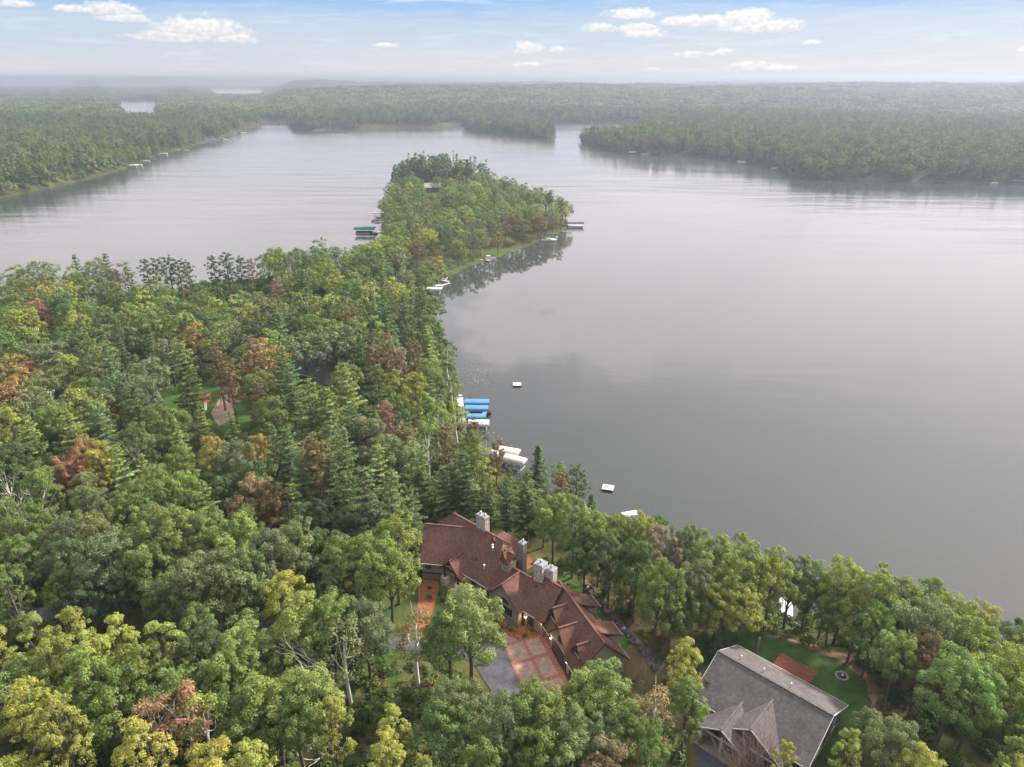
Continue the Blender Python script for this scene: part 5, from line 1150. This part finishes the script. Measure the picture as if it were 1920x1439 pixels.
raft(1140, 914, 2.6, 2.2, -.28, 'white swim raft with dark marks floating near the shoreline trees', 1)
# canopies where the wooded point meets the land
x, y = W2(811, 541, 2.4); lift(x, y, -.05, 8.2, 3.4, m_hull, 'white boat canopy over dark water at the base of the wooded point')
x, y = W2(818, 535, 1.2); runabout(x, y + 1, -.1, 'grey-covered boat just behind the white canopy at the base of the wooded point', L_=7, w=2.6, cover=mat('grey_cover', (.42, .42, .44)))
x, y = W2(827, 536, .6); dock((x, y), (x + 3.5, y + 5), 1.2, 'pale dock end with a tall post beside the white canopy'); MB().tube([(0, 0, -1), (0, 0, 5.2)], .09, 6).build('flagpole', m_cream).location = (*W2(822.5, 536, .5), 0)
tag(bpy.data.objects['flagpole'], 'pale pole rising from the dock beside the white canopy', 'pole')
dock(W2(822, 526, .5), W2(842, 528, .5), 1.3, 'tan dock with a white boat just past the white canopy')
x, y = W2(834, 523, .6); runabout(x, y, 1.3, 'white boat tied to the tan dock past the white canopy', L_=4.6)
x, y = W2(814, 573, .5); dock((x - 6, y), (x + 1, y), 1.2, 'small dock poking out of the shoreline pines below the wooded point'); dock(W2(808, 582, .4), W2(812, 582, .4), 1.5, 'stub of dark dock below the small one by the pines', m_dockd)
x, y = W2(916, 489, .5); dock(W2(900, 487, .5), W2(919, 489, .5), 1.3, 'little dock on the grassy shore of the wooded point'); x, y = W2(919, 488, .4); pontoon(x, y + 1.5, .2, 'tan pontoon boat at the little dock on the grassy shore', L_=6)
# green canopy with dock on the right side of the point
dock(W2(1000, 444, .5), W2(1043, 449, .5), 1.6, 'long dock reaching the green canopy on the right side of the wooded point', mat('white_deck', (.55, .55, .53)))
x, y = W2(1033, 439, 2.4); lift(x, y, -.03, 9.0, 3.4, m_green, 'green boat canopy on the right side of the wooded point')
x, y = W2(1030, 451, .4); runabout(x, y, 0, 'long white boat lying in front of the green canopy on the point', L_=9, w=2.4); x, y = W2(1040, 445, .6); runabout(x, y, .4, 'small boat with red seats beside the green canopy on the point', L_=4, m=m_hull)
dock(W2(1053, 434, .5), W2(1072, 434.5, .5), 1.6, 'thin dock with a dark end near the tip of the wooded point', m_dockd)
x, y = W2(1077, 417, 2.6); lift(x, y, 0, 12, 3.6, m_black, 'black flat canopy at the tip of the wooded point', rise=.2); x, y = W2(1079, 422, 1.6); pontoon(x, y, 0, 'silver pontoon boat under the black canopy at the tip', L_=9.5, w=3, cover=m_alu)
dock(W2(1060, 425, .5), W2(1082, 425.5, .5), 1.2, 'long thin dock leading to the black canopy at the tip', m_dockd)
# left side of the point
x, y = W2(684, 428.5, 3.0); lift(x, y, 0, 12.2, 5.4, m_green, 'wide green boat shelter standing out in the left water', rise=.9, h=3)
x, y = W2(683, 434, 1.2); pontoon(x, y, 0, 'dark pontoon boat under the wide green shelter', L_=10, w=3, rail=m_black)
dock(W2(725, 434.5, .5), W2(694, 435.5, .5), 1.3, 'thin dock running from the point out to the wide green shelter'); x, y = W2(701, 437, .8); runabout(x, y, 0, 'small dark boat moored beside the wide green shelter', L_=4.6, m=m_black)
x, y = W2(712, 400, 2.2); lift(x, y, 0, 9.5, 3.0, mat('silver_canvas', (.5, .55, .57)), 'silver boat canopy tight against the left side of the point'); x, y = W2(706, 411, 1.6); runabout(x, y, 0, 'boat with brown cover left of the silver canopy', L_=6.5, cover=m_maroon)
x, y = W2(715, 404, 1.6); runabout(x, y, 0, 'white boat just below the silver canopy on the left side of the point', L_=7)
dock(W2(720, 416, .5), W2(702, 417, .5), 1.5, 'pale dock on the left side of the point below the silver canopy', m_cream)
# far shore docks and boats
def far_spot(px, py, i, where):
    x, y = W2(px, py, .4); x += 12 if where == 'left' else 0; y -= 9 if where == 'left' else 11; t = random.random(); toward = -1 if where == 'left' else 0
    if i % 3 == 0: lift(x, y, random.uniform(-.3, .3), 10, 4.0, [m_hull, m_cream, m_blue, m_dkroof][i % 4], FARLAB[where][i][0])
    elif i % 3 == 1: pontoon(x, y, random.uniform(-.3, .3), FARLAB[where][i][0], L_=9, w=3.2, cover=m_hull)
    else: runabout(x, y, random.uniform(-.3, .3), FARLAB[where][i][0], L_=8, w=3, cover=m_cream)
    a = W2(px, py, .4); b = W2(px + (-16 if where == 'left' else 0), py - (1 if where == 'left' else 4), .4)
    dock(b, (a[0], a[1] - 4), 1.6, FARLAB[where][i][1], m_dock)
def far_row(where, pts, names):
    for i, (px, py) in enumerate(pts): far_spot(px, py, i, where)
ORD = ['nearest', 'second', 'third', 'fourth', 'fifth', 'sixth', 'seventh', 'eighth', 'ninth']
KIND3 = ['boat canopy', 'covered pontoon boat', 'cream-covered boat']
LEFTP = [(238, 312), (246, 309), (262, 301), (272, 297), (295, 288), (338, 281), (388, 269), (413, 263), (425, 260), (447, 251)]
RIGHTP = [(1185, 287), (1206, 289), (1240, 290), (1355, 295), (1384, 303), (1447, 314), (1470, 317)]
ERP = [(1657, 332), (1668, 332), (1727, 335), (1788, 334), (1835, 338), (1850, 341), (1890, 340)]
FARLAB = {'left': [('%s along the far left shore, %s counting from the photo\'s left' % (KIND3[i % 3], (ORD + ['last'])[i]), 'tiny dock on the far left shore, %s counting from the left' % (ORD + ['last'])[i]) for i in range(10)],
          'right': [('%s on the far shore right of the channel, %s from the channel' % (KIND3[i % 3], ORD[i]), 'tiny dock right of the far channel, %s from the channel' % ORD[i]) for i in range(7)],
          'edge': [('%s under trees on the right far shore, %s from the left' % (KIND3[i % 3], ORD[i]), 'tiny dock under trees at right far shore, %s from the left' % ORD[i]) for i in range(7)]}
far_row('left', LEFTP, 0); far_row('right', RIGHTP, 0); far_row('edge', ERP, 0)
# sandbars
m_sand = mat('reed_bank', (.20, .18, .13), rough=1, scale=.2, col2=(.30, .27, .21))
for px, py, a, b, lab in ((635, 253.5, 22, 6, 'thin reedy bar lying in the open water off the far bay'),):
    x, y = W2(px, py); o = MB().lathe([(1.0, -.4), (.9, .1), (.5, .3)], (0, 0, 0), 18).build('sandbar', m_sand); o.location = (x, y, 0); o.scale = (a, b, 1); tag(o, kind='structure')
# spit with pines near the left bay
for k_, (px, py) in enumerate(((452, 240), (458, 239.5), (463, 239), (468, 238.5), (474, 238), (480, 237.5), (487, 237))):
    x, y = W2(px, py); y += 6
    cr, tk = random.choice(MID['red_pine']); e = empty('red_pine_tree', (x, y, gz(x, y)), k_)
    s_ = random.uniform(.75, 1.0)
    for nm, me_ in (('crown', cr), ('trunk', tk)):
        o = bpy.data.objects.new(nm, me_); COL.objects.link(o); o.parent = e; o.scale = (s_ * 1.1, s_ * 1.1, s_); o.color = (*COLS['d'], 1)
    tag(e, 'slim dark pine on the low spit at the far left bay', 'tree', 'pines on the low spit of the far left bay')

# ------------------------------------------------------------------ yard things
bw = empty('boulder_wall', (*at(1160, 1170, 7), 7.0)); tag(bw, 'curving wall of dark purple-grey boulders between the lodge lawn and meadow', 'stone wall')
path = [V3((*at(px, py, 7), 7)) for px, py in ((1104, 1098), (1106, 1112), (1122, 1132), (1140, 1150), (1156, 1166), (1172, 1186), (1190, 1206), (1206, 1222), (1218, 1238), (1224, 1256))]
m_b1 = mat('purple_boulder', (.055, .042, .05), rough=.95, scale=3, col2=(.15, .12, .13), bump=.6); m_b2 = mat('pale_boulder', (.26, .23, .21), rough=.95, scale=3, col2=(.40, .36, .33), bump=.6)
def boulder_mesh(seed, m):
    import bmesh
    bm = bmesh.new(); bmesh.ops.create_icosphere(bm, subdivisions=2, radius=.5)
    for v in bm.verts: v.co *= 1 + .35 * (mnoise.noise(v.co * 2.3 + V3((seed * 7, 0, 0)))); v.co.z *= .75
    me_ = bpy.data.meshes.new('boulder'); bm.to_mesh(me_); bm.free(); me_.materials.append(m); return me_
bms = [boulder_mesh(i, m_b1) for i in range(4)] + [boulder_mesh(9, m_b2)]
tot = sum((path[i + 1] - path[i]).length for i in range(len(path) - 1)); cnt = 0
for i in range(len(path) - 1):
    a, b = path[i], path[i + 1]; n = int(96 * (b - a).length / tot)
    for j in range(n):
        p = a.lerp(b, (j + random.random()) / n) + V3((random.uniform(-.4, .4), random.uniform(-.45, .45), 0)); s_ = random.uniform(.5, 1.15)
        o = bpy.data.objects.new('boulder', bms[4] if random.random() < .16 else random.choice(bms[:4])); COL.objects.link(o); o.parent = bw; o.location = p - bw.location + V3((0, 0, s_ * .25)); o.scale = (s_, s_, s_); o.rotation_euler = (random.uniform(0, 1), random.uniform(0, 1), random.uniform(0, 6)); cnt += 1
# pergola
pp = [at(1464, 1227, 9.4), at(1533, 1263, 9.4), at(1517, 1282, 9.4), at(1449, 1246, 9.4)]
c = V3((sum(p[0] for p in pp) / 4, sum(p[1] for p in pp) / 4, 7)); X = V3((pp[1][0] - pp[0][0], pp[1][1] - pp[0][1], 0)); Y = V3((pp[3][0] - pp[0][0], pp[3][1] - pp[0][1], 0)); lx, ly = X.length, Y.length; X.normalize(); rz = math.atan2(X.y, X.x)
pg = empty('pergola', c, rz); tag(pg, 'red-brown slatted pergola beside the grey-roofed house', 'pergola')
for k_ in range(9): MB().box((0, (k_ / 8 - .5) * ly, 2.45), lx, .14, .16).build('slat', m_wood, pg)
for sx in (-.4, .4):
    MB().box((lx * sx, 0, 2.28), .1, ly, .16).build('beam', m_wood, pg)
    for sy in (-.42, .42): MB().box((lx * sx, ly * sy, 1.1), .14, .14, 2.2).build('post', m_wood, pg)
tb = empty('patio_table', (c.x - .4, c.y + .3, 7.06)); MB().lathe([(.6, .7), (.6, .75)], (0, 0, 0), 14).build('top', m_dark, tb); MB().lathe([(.05, 0), (.05, .7)], (0, 0, 0), 6).build('leg', m_dark, tb); tag(tb, 'dark round table in the shade of the slatted pergola', 'table')
# fire pit
x, y = at(1578, 1269, 7); fp_ = empty('fire_pit', (x, y, 7.06)); tag(fp_, 'round stone fire pit on the green lawn', 'fire pit')
for k_ in range(14):
    t = k_ * 2 * math.pi / 14; o = bpy.data.objects.new('stone', bms[4]); COL.objects.link(o); o.parent = fp_; o.location = (.78 * math.cos(t), .78 * math.sin(t), .1); o.scale = (.38, .3, .3); o.rotation_euler = (0, 0, t)
MB().lathe([(.66, .02), (.64, .06)], (0, 0, 0), 16).build('ash_bed', m_black, fp_); MB().lathe([(.12, .05), (.2, .3), (.05, .45)], (.1, 0, 0), 8).build('kettle', m_hull, fp_)
# post by the grey roof, garden stake
x, y = at(1419, 1228, 7); e = empty('wood_post', (x, y, 7)); MB().box((0, 0, 1.6), .3, .12, 3.3).build('plank', mat('faded_wood', (.24, .15, .12), col2=(.32, .21, .17)), e); tag(e, 'upright wooden board post beyond the grey roof ridge', 'post')
x, y = at(1344, 1173, 7); e = empty('garden_stake', (x, y, 7)); MB().lathe([(.12, 0), (.12, .8), (.05, 1.0)], (0, 0, 0), 6).build('stake', m_hull, e); tag(e, 'small white marker at the top edge of the big lawn', 'marker')
# playset on the small lawn
x, y = at(389, 762, 7); e = empty('playset', (x, y, 7.05), .3); m_orange = mat('red_canvas', (.32, .07, .04), rough=.7); tag(e, 'red-topped garden playset on the small forest lawn', 'playset')
p_ = MB()
for sx in (-1, 1):
    for sy in (-1, 1): p_.box((sx * .9, sy * .9, 1.3), .12, .12, 2.6)
p_.box((0, 0, 1.3), 1.9, 1.9, .1); p_.build('tower', m_wood, e)
MB().slab([(-1.3, -1.2, 2.6), (1.3, -1.2, 2.6), (1.3, 0, 3.5), (-1.3, 0, 3.5)], .05).slab([(-1.3, 0, 3.5), (1.3, 0, 3.5), (1.3, 1.2, 2.6), (-1.3, 1.2, 2.6)], .05).build('canopy', m_orange, e)
MB().obox((-.2, -2.0, .8), (.35, 0, 0), (0, -1.1, -.6), (0, 0, .04)).build('slide', m_hull, e); MB().tube([(1, 0, 2.5), (3.4, 0, 2.5)], .07, 6).tube([(3.4, -1, 0), (3.4, 0, 2.5), (3.4, 1, 0)], .06, 6).build('swing_beam', m_wood, e)
x, y = at(440, 777, 7); e = empty('yard_light', (x, y, 7)); MB().lathe([(.05, 0), (.05, .9)], (0, 0, 0), 6).build('stem', m_dark, e); MB().lathe([(.02, .85), (.16, .95), (.16, 1.1), (.02, 1.2)], (0, 0, 0), 10).build('globe', m_hull, e); tag(e, 'white globe light at the edge of the gravel patch', 'lamp')
# shrubs in the entry bed and by the left wing
def shrub(px, py, r, h, col, label, n=260):
    x, y = at(px, py, 7 + h * .5); me_ = blob(int(px * 7 + py), n, r, h, .17, m=M_LEAF); e = empty('shrub', (x, y, 7.08)); q = bpy.data.objects.new('foliage', me_); COL.objects.link(q); q.parent = e; q.color = (*col, 1)
    MB().tube([(0, 0, 0), (0, 0, h * .5)], .04, 5).build('stem', M_BARK, e); tag(e, label, 'shrub')
shrub(965, 1158, .75, 1.0, COLS['Y'], 'bright yellow-green bush in the mulch bed below the arched window')
shrub(951, 1172, .7, .7, COLS['y'], 'low yellowish bush left of the bright one in the entry bed'); shrub(960, 1180, .75, .8, COLS['q'], 'light green bush at the path side of the entry bed'); shrub(952, 1152, .8, .9, COLS['g'], 'green bush against the wall below the arched window')
shrub(978, 1165, .7, .8, COLS['d'], 'dark green bush nearest the side door'); shrub(996, 1180, .5, .6, COLS['G'], 'vivid green small bush between path and paved court'); shrub(985, 1191, .5, .5, COLS['d'], 'dark low bush at the corner of the paved court'); shrub(1006, 1178, .6, .7, COLS['d'], 'dark bush at the garage corner')
shrub(805, 1101, .45, .7, COLS['q'], 'upper of two small hostas in the long orange mulch bed'); shrub(805, 1119, .5, .7, COLS['q'], 'lower of two small hostas in the long orange mulch bed')
shrub(1003, 1052, .6, .8, COLS['Y'], 'yellow flowering bush behind the lodge near its stone chimney'); shrub(826, 1110, .5, .9, COLS['g'], 'upright green shrub by the left porch pillar'); shrub(832, 1124, .5, .9, COLS['g'], 'second upright green shrub along the porch path')
shrub(1335, 1195, 1.0, 1.6, COLS['s'], 'grey-green bush at the left edge of the big lawn'); shrub(1545, 1195, 1.2, 1.4, COLS['y'], 'yellowish bush beside the soil path above the pergola'); shrub(1405, 1160, 1.3, 1.5, COLS['n'], 'tan weedy bush above the big lawn')
for i, (px, py) in enumerate(((1098, 1337), (1113, 1334))):
    pass
# ------------------------------------------------------------------ tree labels
LM = [('the red-roofed lodge', 980, 1110), ('the driveway apron', 925, 1255), ('the red-bordered paved court', 1030, 1245), ('the grey-roofed house', 1440, 1320), ('the fire pit', 1578, 1269), ('the slatted pergola', 1490, 1255),
      ('the boulder wall', 1165, 1175), ('the blue boat canopies', 893, 770), ('the cream arched canopy', 951, 846), ('the near swim raft', 1140, 914), ('the white canopy at the point base', 812, 540), ('the green canopy on the point', 1030, 442),
      ('the wide green shelter', 690, 432), ('the red-topped playset', 388, 755), ('the dark-roofed forest cabin', 590, 690), ('the road on the left edge', 60, 1152), ('the photo\'s left edge below the lake', 0, 570), ('the left edge midway down', 0, 860),
      ('the lower left corner', 0, 1439), ('the middle of the bottom edge', 660, 1439), ('the lower right corner', 1920, 1439), ('the right edge shoreline', 1920, 1180), ('the water gap between tall pines', 375, 530), ('the far end of the wooded point', 830, 320),
      ('the tip of the wooded point', 1060, 400), ('the grassy shore of the point', 870, 490), ('the orange mulch bed', 797, 1130), ('the leafless white dead tree', 70, 1000), ('the boat below the grey house', 1473, 1141)]
NUM = ['nearest', 'second', 'third', 'fourth', 'fifth', 'sixth', 'seventh', 'eighth', 'ninth', 'tenth', 'eleventh', 'twelfth', 'thirteenth', 'fourteenth', 'fifteenth', 'sixteenth', 'seventeenth', 'eighteenth', 'nineteenth', 'twentieth']
bins = {}
for e, kind, c, h, x, y, z in TREE_OBJS:
    q = project(x, y, z + h * .7); best = min(LM, key=lambda l: (l[1] - q[0]) ** 2 + (1.3 * (l[2] - q[1])) ** 2); dx, dy = q[0] - best[1], q[1] - best[2]
    rel = ('right of' if dx > 0 else 'left of') if abs(dx) > abs(dy) * 1.0 else ('below' if dy > 0 else 'above')
    if 'edge' in best[0] or 'corner' in best[0]: rel = 'from'
    bins.setdefault((c, kind, rel, best[0]), []).append((math.hypot(dx, dy), e, h))
for (c, kind, rel, lm), L_ in bins.items():
    L_.sort(key=lambda t: t[0])
    for i, (d_, e, h) in enumerate(L_):
        kn = f'{CNAME[c]} {KNAME[kind]}'
        if rel == 'from': s = f'{kn} {NUM[i]} from {lm}' if i else f'{kn} nearest {lm}'
        elif len(L_) == 1: s = f'{kn} {rel} {lm}'
        elif i == 0: s = f'{kn} closest {rel} {lm}'
        else: s = f'{NUM[i]} closest {kn} {rel} {lm}'
        e['label'] = s
        e['group'] = {'oak': 'oaks of the lakeside woods', 'maple': 'maples of the lakeside woods', 'aspen': 'aspens of the lakeside woods', 'birch': 'birches of the lakeside woods', 'white_pine': 'white pines of the lakeside woods', 'spruce': 'spruces of the lakeside woods', 'red_pine': 'red pines of the lakeside woods'}[kind]

# ------------------------------------------------------------------ haze
hb = MB().obox((0, 0, (-4.2 + 98) / 2), (32500, 0, 0), (0, 32500, 0), (0, 0, (98 + 4.2) / 2)).build('haze', [])
HM = bpy.data.materials.new('haze_air'); HM.use_nodes = True; nt = HM.node_tree; nt.nodes.clear()
v = nt.nodes.new('ShaderNodeVolumePrincipled'); v.inputs['Color'].default_value = (.37, .42, .54, 1); v.inputs['Density'].default_value = HAZE_D if 'HAZE_D' in globals() else .00042; v.inputs['Anisotropy'].default_value = .35
oo = nt.nodes.new('ShaderNodeOutputMaterial'); nt.links.new(v.outputs[0], oo.inputs['Volume']); hb.data.materials.append(HM); tag(hb, 'thin summer haze over the lake and woods', 'haze', kind='stuff')

# ------------------------------------------------------------------ sky and sun
SUN_EL, SUN_AZ = 38.0, 58.0      # azimuth measured to the right of the view direction
Wd = bpy.data.worlds.new('World'); S.world = Wd; Wd.cycles.sampling_method = 'MANUAL'; Wd.cycles.sample_map_resolution = 1024; Wd.use_nodes = True; nt = Wd.node_tree; N = nt.nodes; L = nt.links; N.clear()
out = N.new('ShaderNodeOutputWorld'); bg = N.new('ShaderNodeBackground'); bg.inputs['Strength'].default_value = .1
def M(op, a, b=None, c=None, clamp=False):
    n = N.new('ShaderNodeMath'); n.operation = op; n.use_clamp = clamp
    for i, s in enumerate((a, b, c)):
        if s is None: continue
        if isinstance(s, (int, float)): n.inputs[i].default_value = s
        else: L.new(s, n.inputs[i])
    return n.outputs[0]
sky = N.new('ShaderNodeTexSky'); sky.sky_type = 'NISHITA'; sky.sun_disc = False; sky.sun_elevation = math.radians(SUN_EL); sky.sun_rotation = math.radians(SUN_AZ); sky.air_density = 1.0; sky.dust_density = 2.0; sky.ozone_density = 1.5; sky.altitude = 400
tc = N.new('ShaderNodeTexCoord'); sx = N.new('ShaderNodeSeparateXYZ'); L.new(tc.outputs['Generated'], sx.inputs[0])
el = M('MULTIPLY', M('ARCSINE', sx.outputs[2]), 57.2958); az = M('MULTIPLY', M('ARCTAN2', sx.outputs[0], sx.outputs[1]), 57.2958)
def noise(scale, st=(1, 1, 1), det=5, rough=.6, src=None):
    mp = N.new('ShaderNodeMapping'); mp.inputs['Scale'].default_value = st; n = N.new('ShaderNodeTexNoise'); n.inputs['Scale'].default_value = scale; n.inputs['Detail'].default_value = det; n.inputs['Roughness'].default_value = rough
    L.new(src or tc.outputs['Generated'], mp.inputs['Vector']); L.new(mp.outputs['Vector'], n.inputs['Vector']); return n.outputs['Fac']
def ramp(x, pts):
    n = N.new('ShaderNodeValToRGB'); e = n.color_ramp.elements
    lo, hi = pts[0][0], pts[-1][0]; u = M('DIVIDE', M('SUBTRACT', x, lo), hi - lo, clamp=True)
    while len(e) < len(pts): e.new(.5)
    for i, (p, c) in enumerate(pts): e[i].position = (p - lo) / (hi - lo); e[i].color = (*c, 1)
    L.new(u, n.inputs['Fac']); return n.outputs['Color']
def mixc(f, a, b, mode='MIX'):
    n = N.new('ShaderNodeMix'); n.data_type = 'RGBA'; n.blend_type = mode
    if isinstance(f, (int, float)): n.inputs[0].default_value = f
    else: L.new(f, n.inputs[0])
    for i, s in ((6, a), (7, b)):
        if isinstance(s, tuple): n.inputs[i].default_value = (*s, 1)
        else: L.new(s, n.inputs[i])
    return n.outputs[2]
wob = M('MULTIPLY', M('SUBTRACT', noise(4, (1, 1, 2.4), 6), .5), 30.0)          # ragged cloud-deck edges
# high veil: pale near the horizon, bright deck at middle heights, greyer above that
veil = ramp(M('ADD', el, M('MULTIPLY', M('SUBTRACT', noise(3, (1, 1, 9), 6), .5), 3.0)), SKYRAMP)
deck_n = noise(3.0, (1, 1, 3.0), 7, .62)
dk = mixc(M('DIVIDE', M('SUBTRACT', el, 17), 17, clamp=True), SKY_MID, SKY_DECK); gp = mixc(M('DIVIDE', M('SUBTRACT', el, 17), 17, clamp=True), SKY_MID2, SKY_GAP)
high = mixc(M('MULTIPLY', M('SUBTRACT', deck_n, .42), 5.5, clamp=True), gp, dk)
hf = M('DIVIDE', M('SUBTRACT', M('ADD', M('SUBTRACT', el, M('MULTIPLY', az, .09)), wob), 17), 1.6, clamp=True)
col = mixc(hf, veil, high)
tf = M('DIVIDE', M('SUBTRACT', el, 44), 14, clamp=True); col = mixc(tf, col, SKY_TOP)  # overhead sky, out of view, made extra bright to light the land
# two bright cloud banks low over the far shore on the right, seen mirrored in the lake
en = M('ADD', M('MULTIPLY', M('SUBTRACT', noise(7, (1, 1, 2.0), 7, .6), .5), 1.5), M('MULTIPLY', M('SUBTRACT', noise(30, (1, 1, 2.0), 4, .6), .5), .25))
for a_, e_, wa, we, cc, st_ in ((33, 14, 17, 8.5, (10.0, 9.3, 9.2), 3.0), (11, 11, 12, 6.5, (9.2, 8.5, 8.5), 2.2), (-24, 12, 9, 4.5, (8.6, 8.1, 8.1), 1.2), (19, 27, 14, 4, (3.6, 3.5, 3.6), .9)):
    ex = M('DIVIDE', M('SUBTRACT', az, a_), wa); ey = M('DIVIDE', M('SUBTRACT', el, e_), we)
    mk_ = M('MULTIPLY', M('ADD', M('SUBTRACT', 1, M('SQRT', M('ADD', M('MULTIPLY', ex, ex), M('MULTIPLY', ey, ey)))), en), st_, clamp=True)
    col = mixc(M('MULTIPLY', M('MULTIPLY', mk_, .8), M('DIVIDE', M('SUBTRACT', el, 5.2), 1.5, clamp=True)), col, cc)
# brighter towards the hidden sun on the right
sdv = (math.sin(math.radians(SUN_AZ)) * math.cos(math.radians(SUN_EL)), math.cos(math.radians(SUN_AZ)) * math.cos(math.radians(SUN_EL)), math.sin(math.radians(SUN_EL)))
dp = N.new('ShaderNodeVectorMath'); dp.operation = 'DOT_PRODUCT'; L.new(tc.outputs['Generated'], dp.inputs[0]); dp.inputs[1].default_value = sdv
glow = M('POWER', M('MAXIMUM', dp.outputs['Value'], 0), 3.5); upm = M('DIVIDE', M('SUBTRACT', el, 5), 6, clamp=True)
col = mixc(M('MULTIPLY', M('MULTIPLY', glow, upm), .9, clamp=True), col, (11.0, 10.2, 9.8))
# thin streaks low down
st = M('MULTIPLY', M('SUBTRACT', noise(14, (1, 1, 9), 6, .7), .5), 2.4, clamp=True); low = M('SUBTRACT', 1, M('DIVIDE', M('SUBTRACT', el, 6), 3, clamp=True))
col = mixc(M('MULTIPLY', st, M('MULTIPLY', low, .18)), col, (8.6, 8.6, 8.8))
# small cumulus
CL = [(380, 50, 90, 17), (330, 66, 80, 9), (440, 70, 45, 9), (212, 14, 48, 11), (240, 32, 45, 7), (130, 14, 32, 6), (1400, 32, 62, 16), (1430, 46, 75, 12), (1290, 38, 65, 9), (1340, 34, 35, 8), (1185, 24, 58, 9), (1210, 60, 44, 9), (1198, 50, 38, 8), (1125, 50, 34, 8),
      (992, 88, 34, 11), (1046, 92, 18, 6), (990, 121, 28, 6), (1300, 101, 36, 5), (1358, 97, 22, 6), (1400, 124, 50, 10), (1460, 128, 60, 7), (1525, 78, 24, 4), (720, 84, 26, 4), (1930, 92, 20, 5), (1225, 130, 16, 3), (30, 6, 30, 5)]
cn = noise(46, (1, 1, 1.9), 7, .62); cn2 = noise(120, (1, 1, 1.6), 4, .6)
edge = M('ADD', M('MULTIPLY', M('SUBTRACT', cn, .5), 2.3), M('MULTIPLY', M('SUBTRACT', cn2, .5), .8))
best = None; hgt = None
for px, py, w, h in CL:
    d = V3(((px - 960) / F, math.cos(PITCH) - (py - 719.5) / F * math.sin(PITCH), -math.sin(PITCH) - (py - 719.5) / F * math.cos(PITCH))).normalized()
    e0 = math.degrees(math.asin(d.z)); a0 = math.degrees(math.atan2(d.x, d.y)); sc = math.degrees(1 / F) * .95
    dx = M('DIVIDE', M('SUBTRACT', az, a0), w * sc); dy = M('DIVIDE', M('SUBTRACT', el, e0 - h * sc * .5), h * sc * 1.45)
    dyy = M('MULTIPLY', dy, M('ADD', 1, M('MULTIPLY', M('LESS_THAN', dy, 0), 1.1)))       # flat bases
    r = M('SUBTRACT', 1, M('SQRT', M('ADD', M('MULTIPLY', dx, dx), M('MULTIPLY', dyy, dyy))))
    if best is None: best = r; hgt = dy
    else:
        g = M('GREATER_THAN', r, best); hgt = M('ADD', M('MULTIPLY', g, dy), M('MULTIPLY', M('SUBTRACT', 1, g), hgt)); best = M('MAXIMUM', best, r)
cm = M('MULTIPLY', M('ADD', best, M('MULTIPLY', edge, .62)), 2.6, clamp=True); cm = M('MULTIPLY', cm, M('GREATER_THAN', best, -.9))
sh = M('ADD', M('MULTIPLY', hgt, .55), M('ADD', .45, M('MULTIPLY', M('SUBTRACT', cn2, .5), 2.0)), clamp=True)
col = mixc(cm, col, mixc(sh, CLOUD_LO, CLOUD_HI))
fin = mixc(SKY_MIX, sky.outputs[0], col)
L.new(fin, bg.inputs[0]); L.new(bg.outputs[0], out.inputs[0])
sl = bpy.data.lights.new('sun', 'SUN'); sl.energy = SUN_E; sl.angle = math.radians(7); sl.color = (1, .92, .80); so = bpy.data.objects.new('sun', sl); COL.objects.link(so)
so.rotation_euler = V3(sdv).to_track_quat('Z', 'Y').to_euler(); so.location = (0, 0, 120)

# ------------------------------------------------------------------ output settings
S.view_settings.view_transform = 'Standard'; S.view_settings.look = 'None'; S.view_settings.gamma = 1; S.view_settings.exposure = EXPOSURE; S.view_settings.use_curve_mapping = False
S.render.engine = 'CYCLES'; c_ = S.cycles; c_.max_bounces = 6; c_.diffuse_bounces = 3; c_.glossy_bounces = 3; c_.transmission_bounces = 3; c_.volume_bounces = 1; c_.transparent_max_bounces = 8
c_.use_denoising = True; c_.sample_clamp_indirect = 6; c_.caustics_reflective = False; c_.caustics_refractive = False
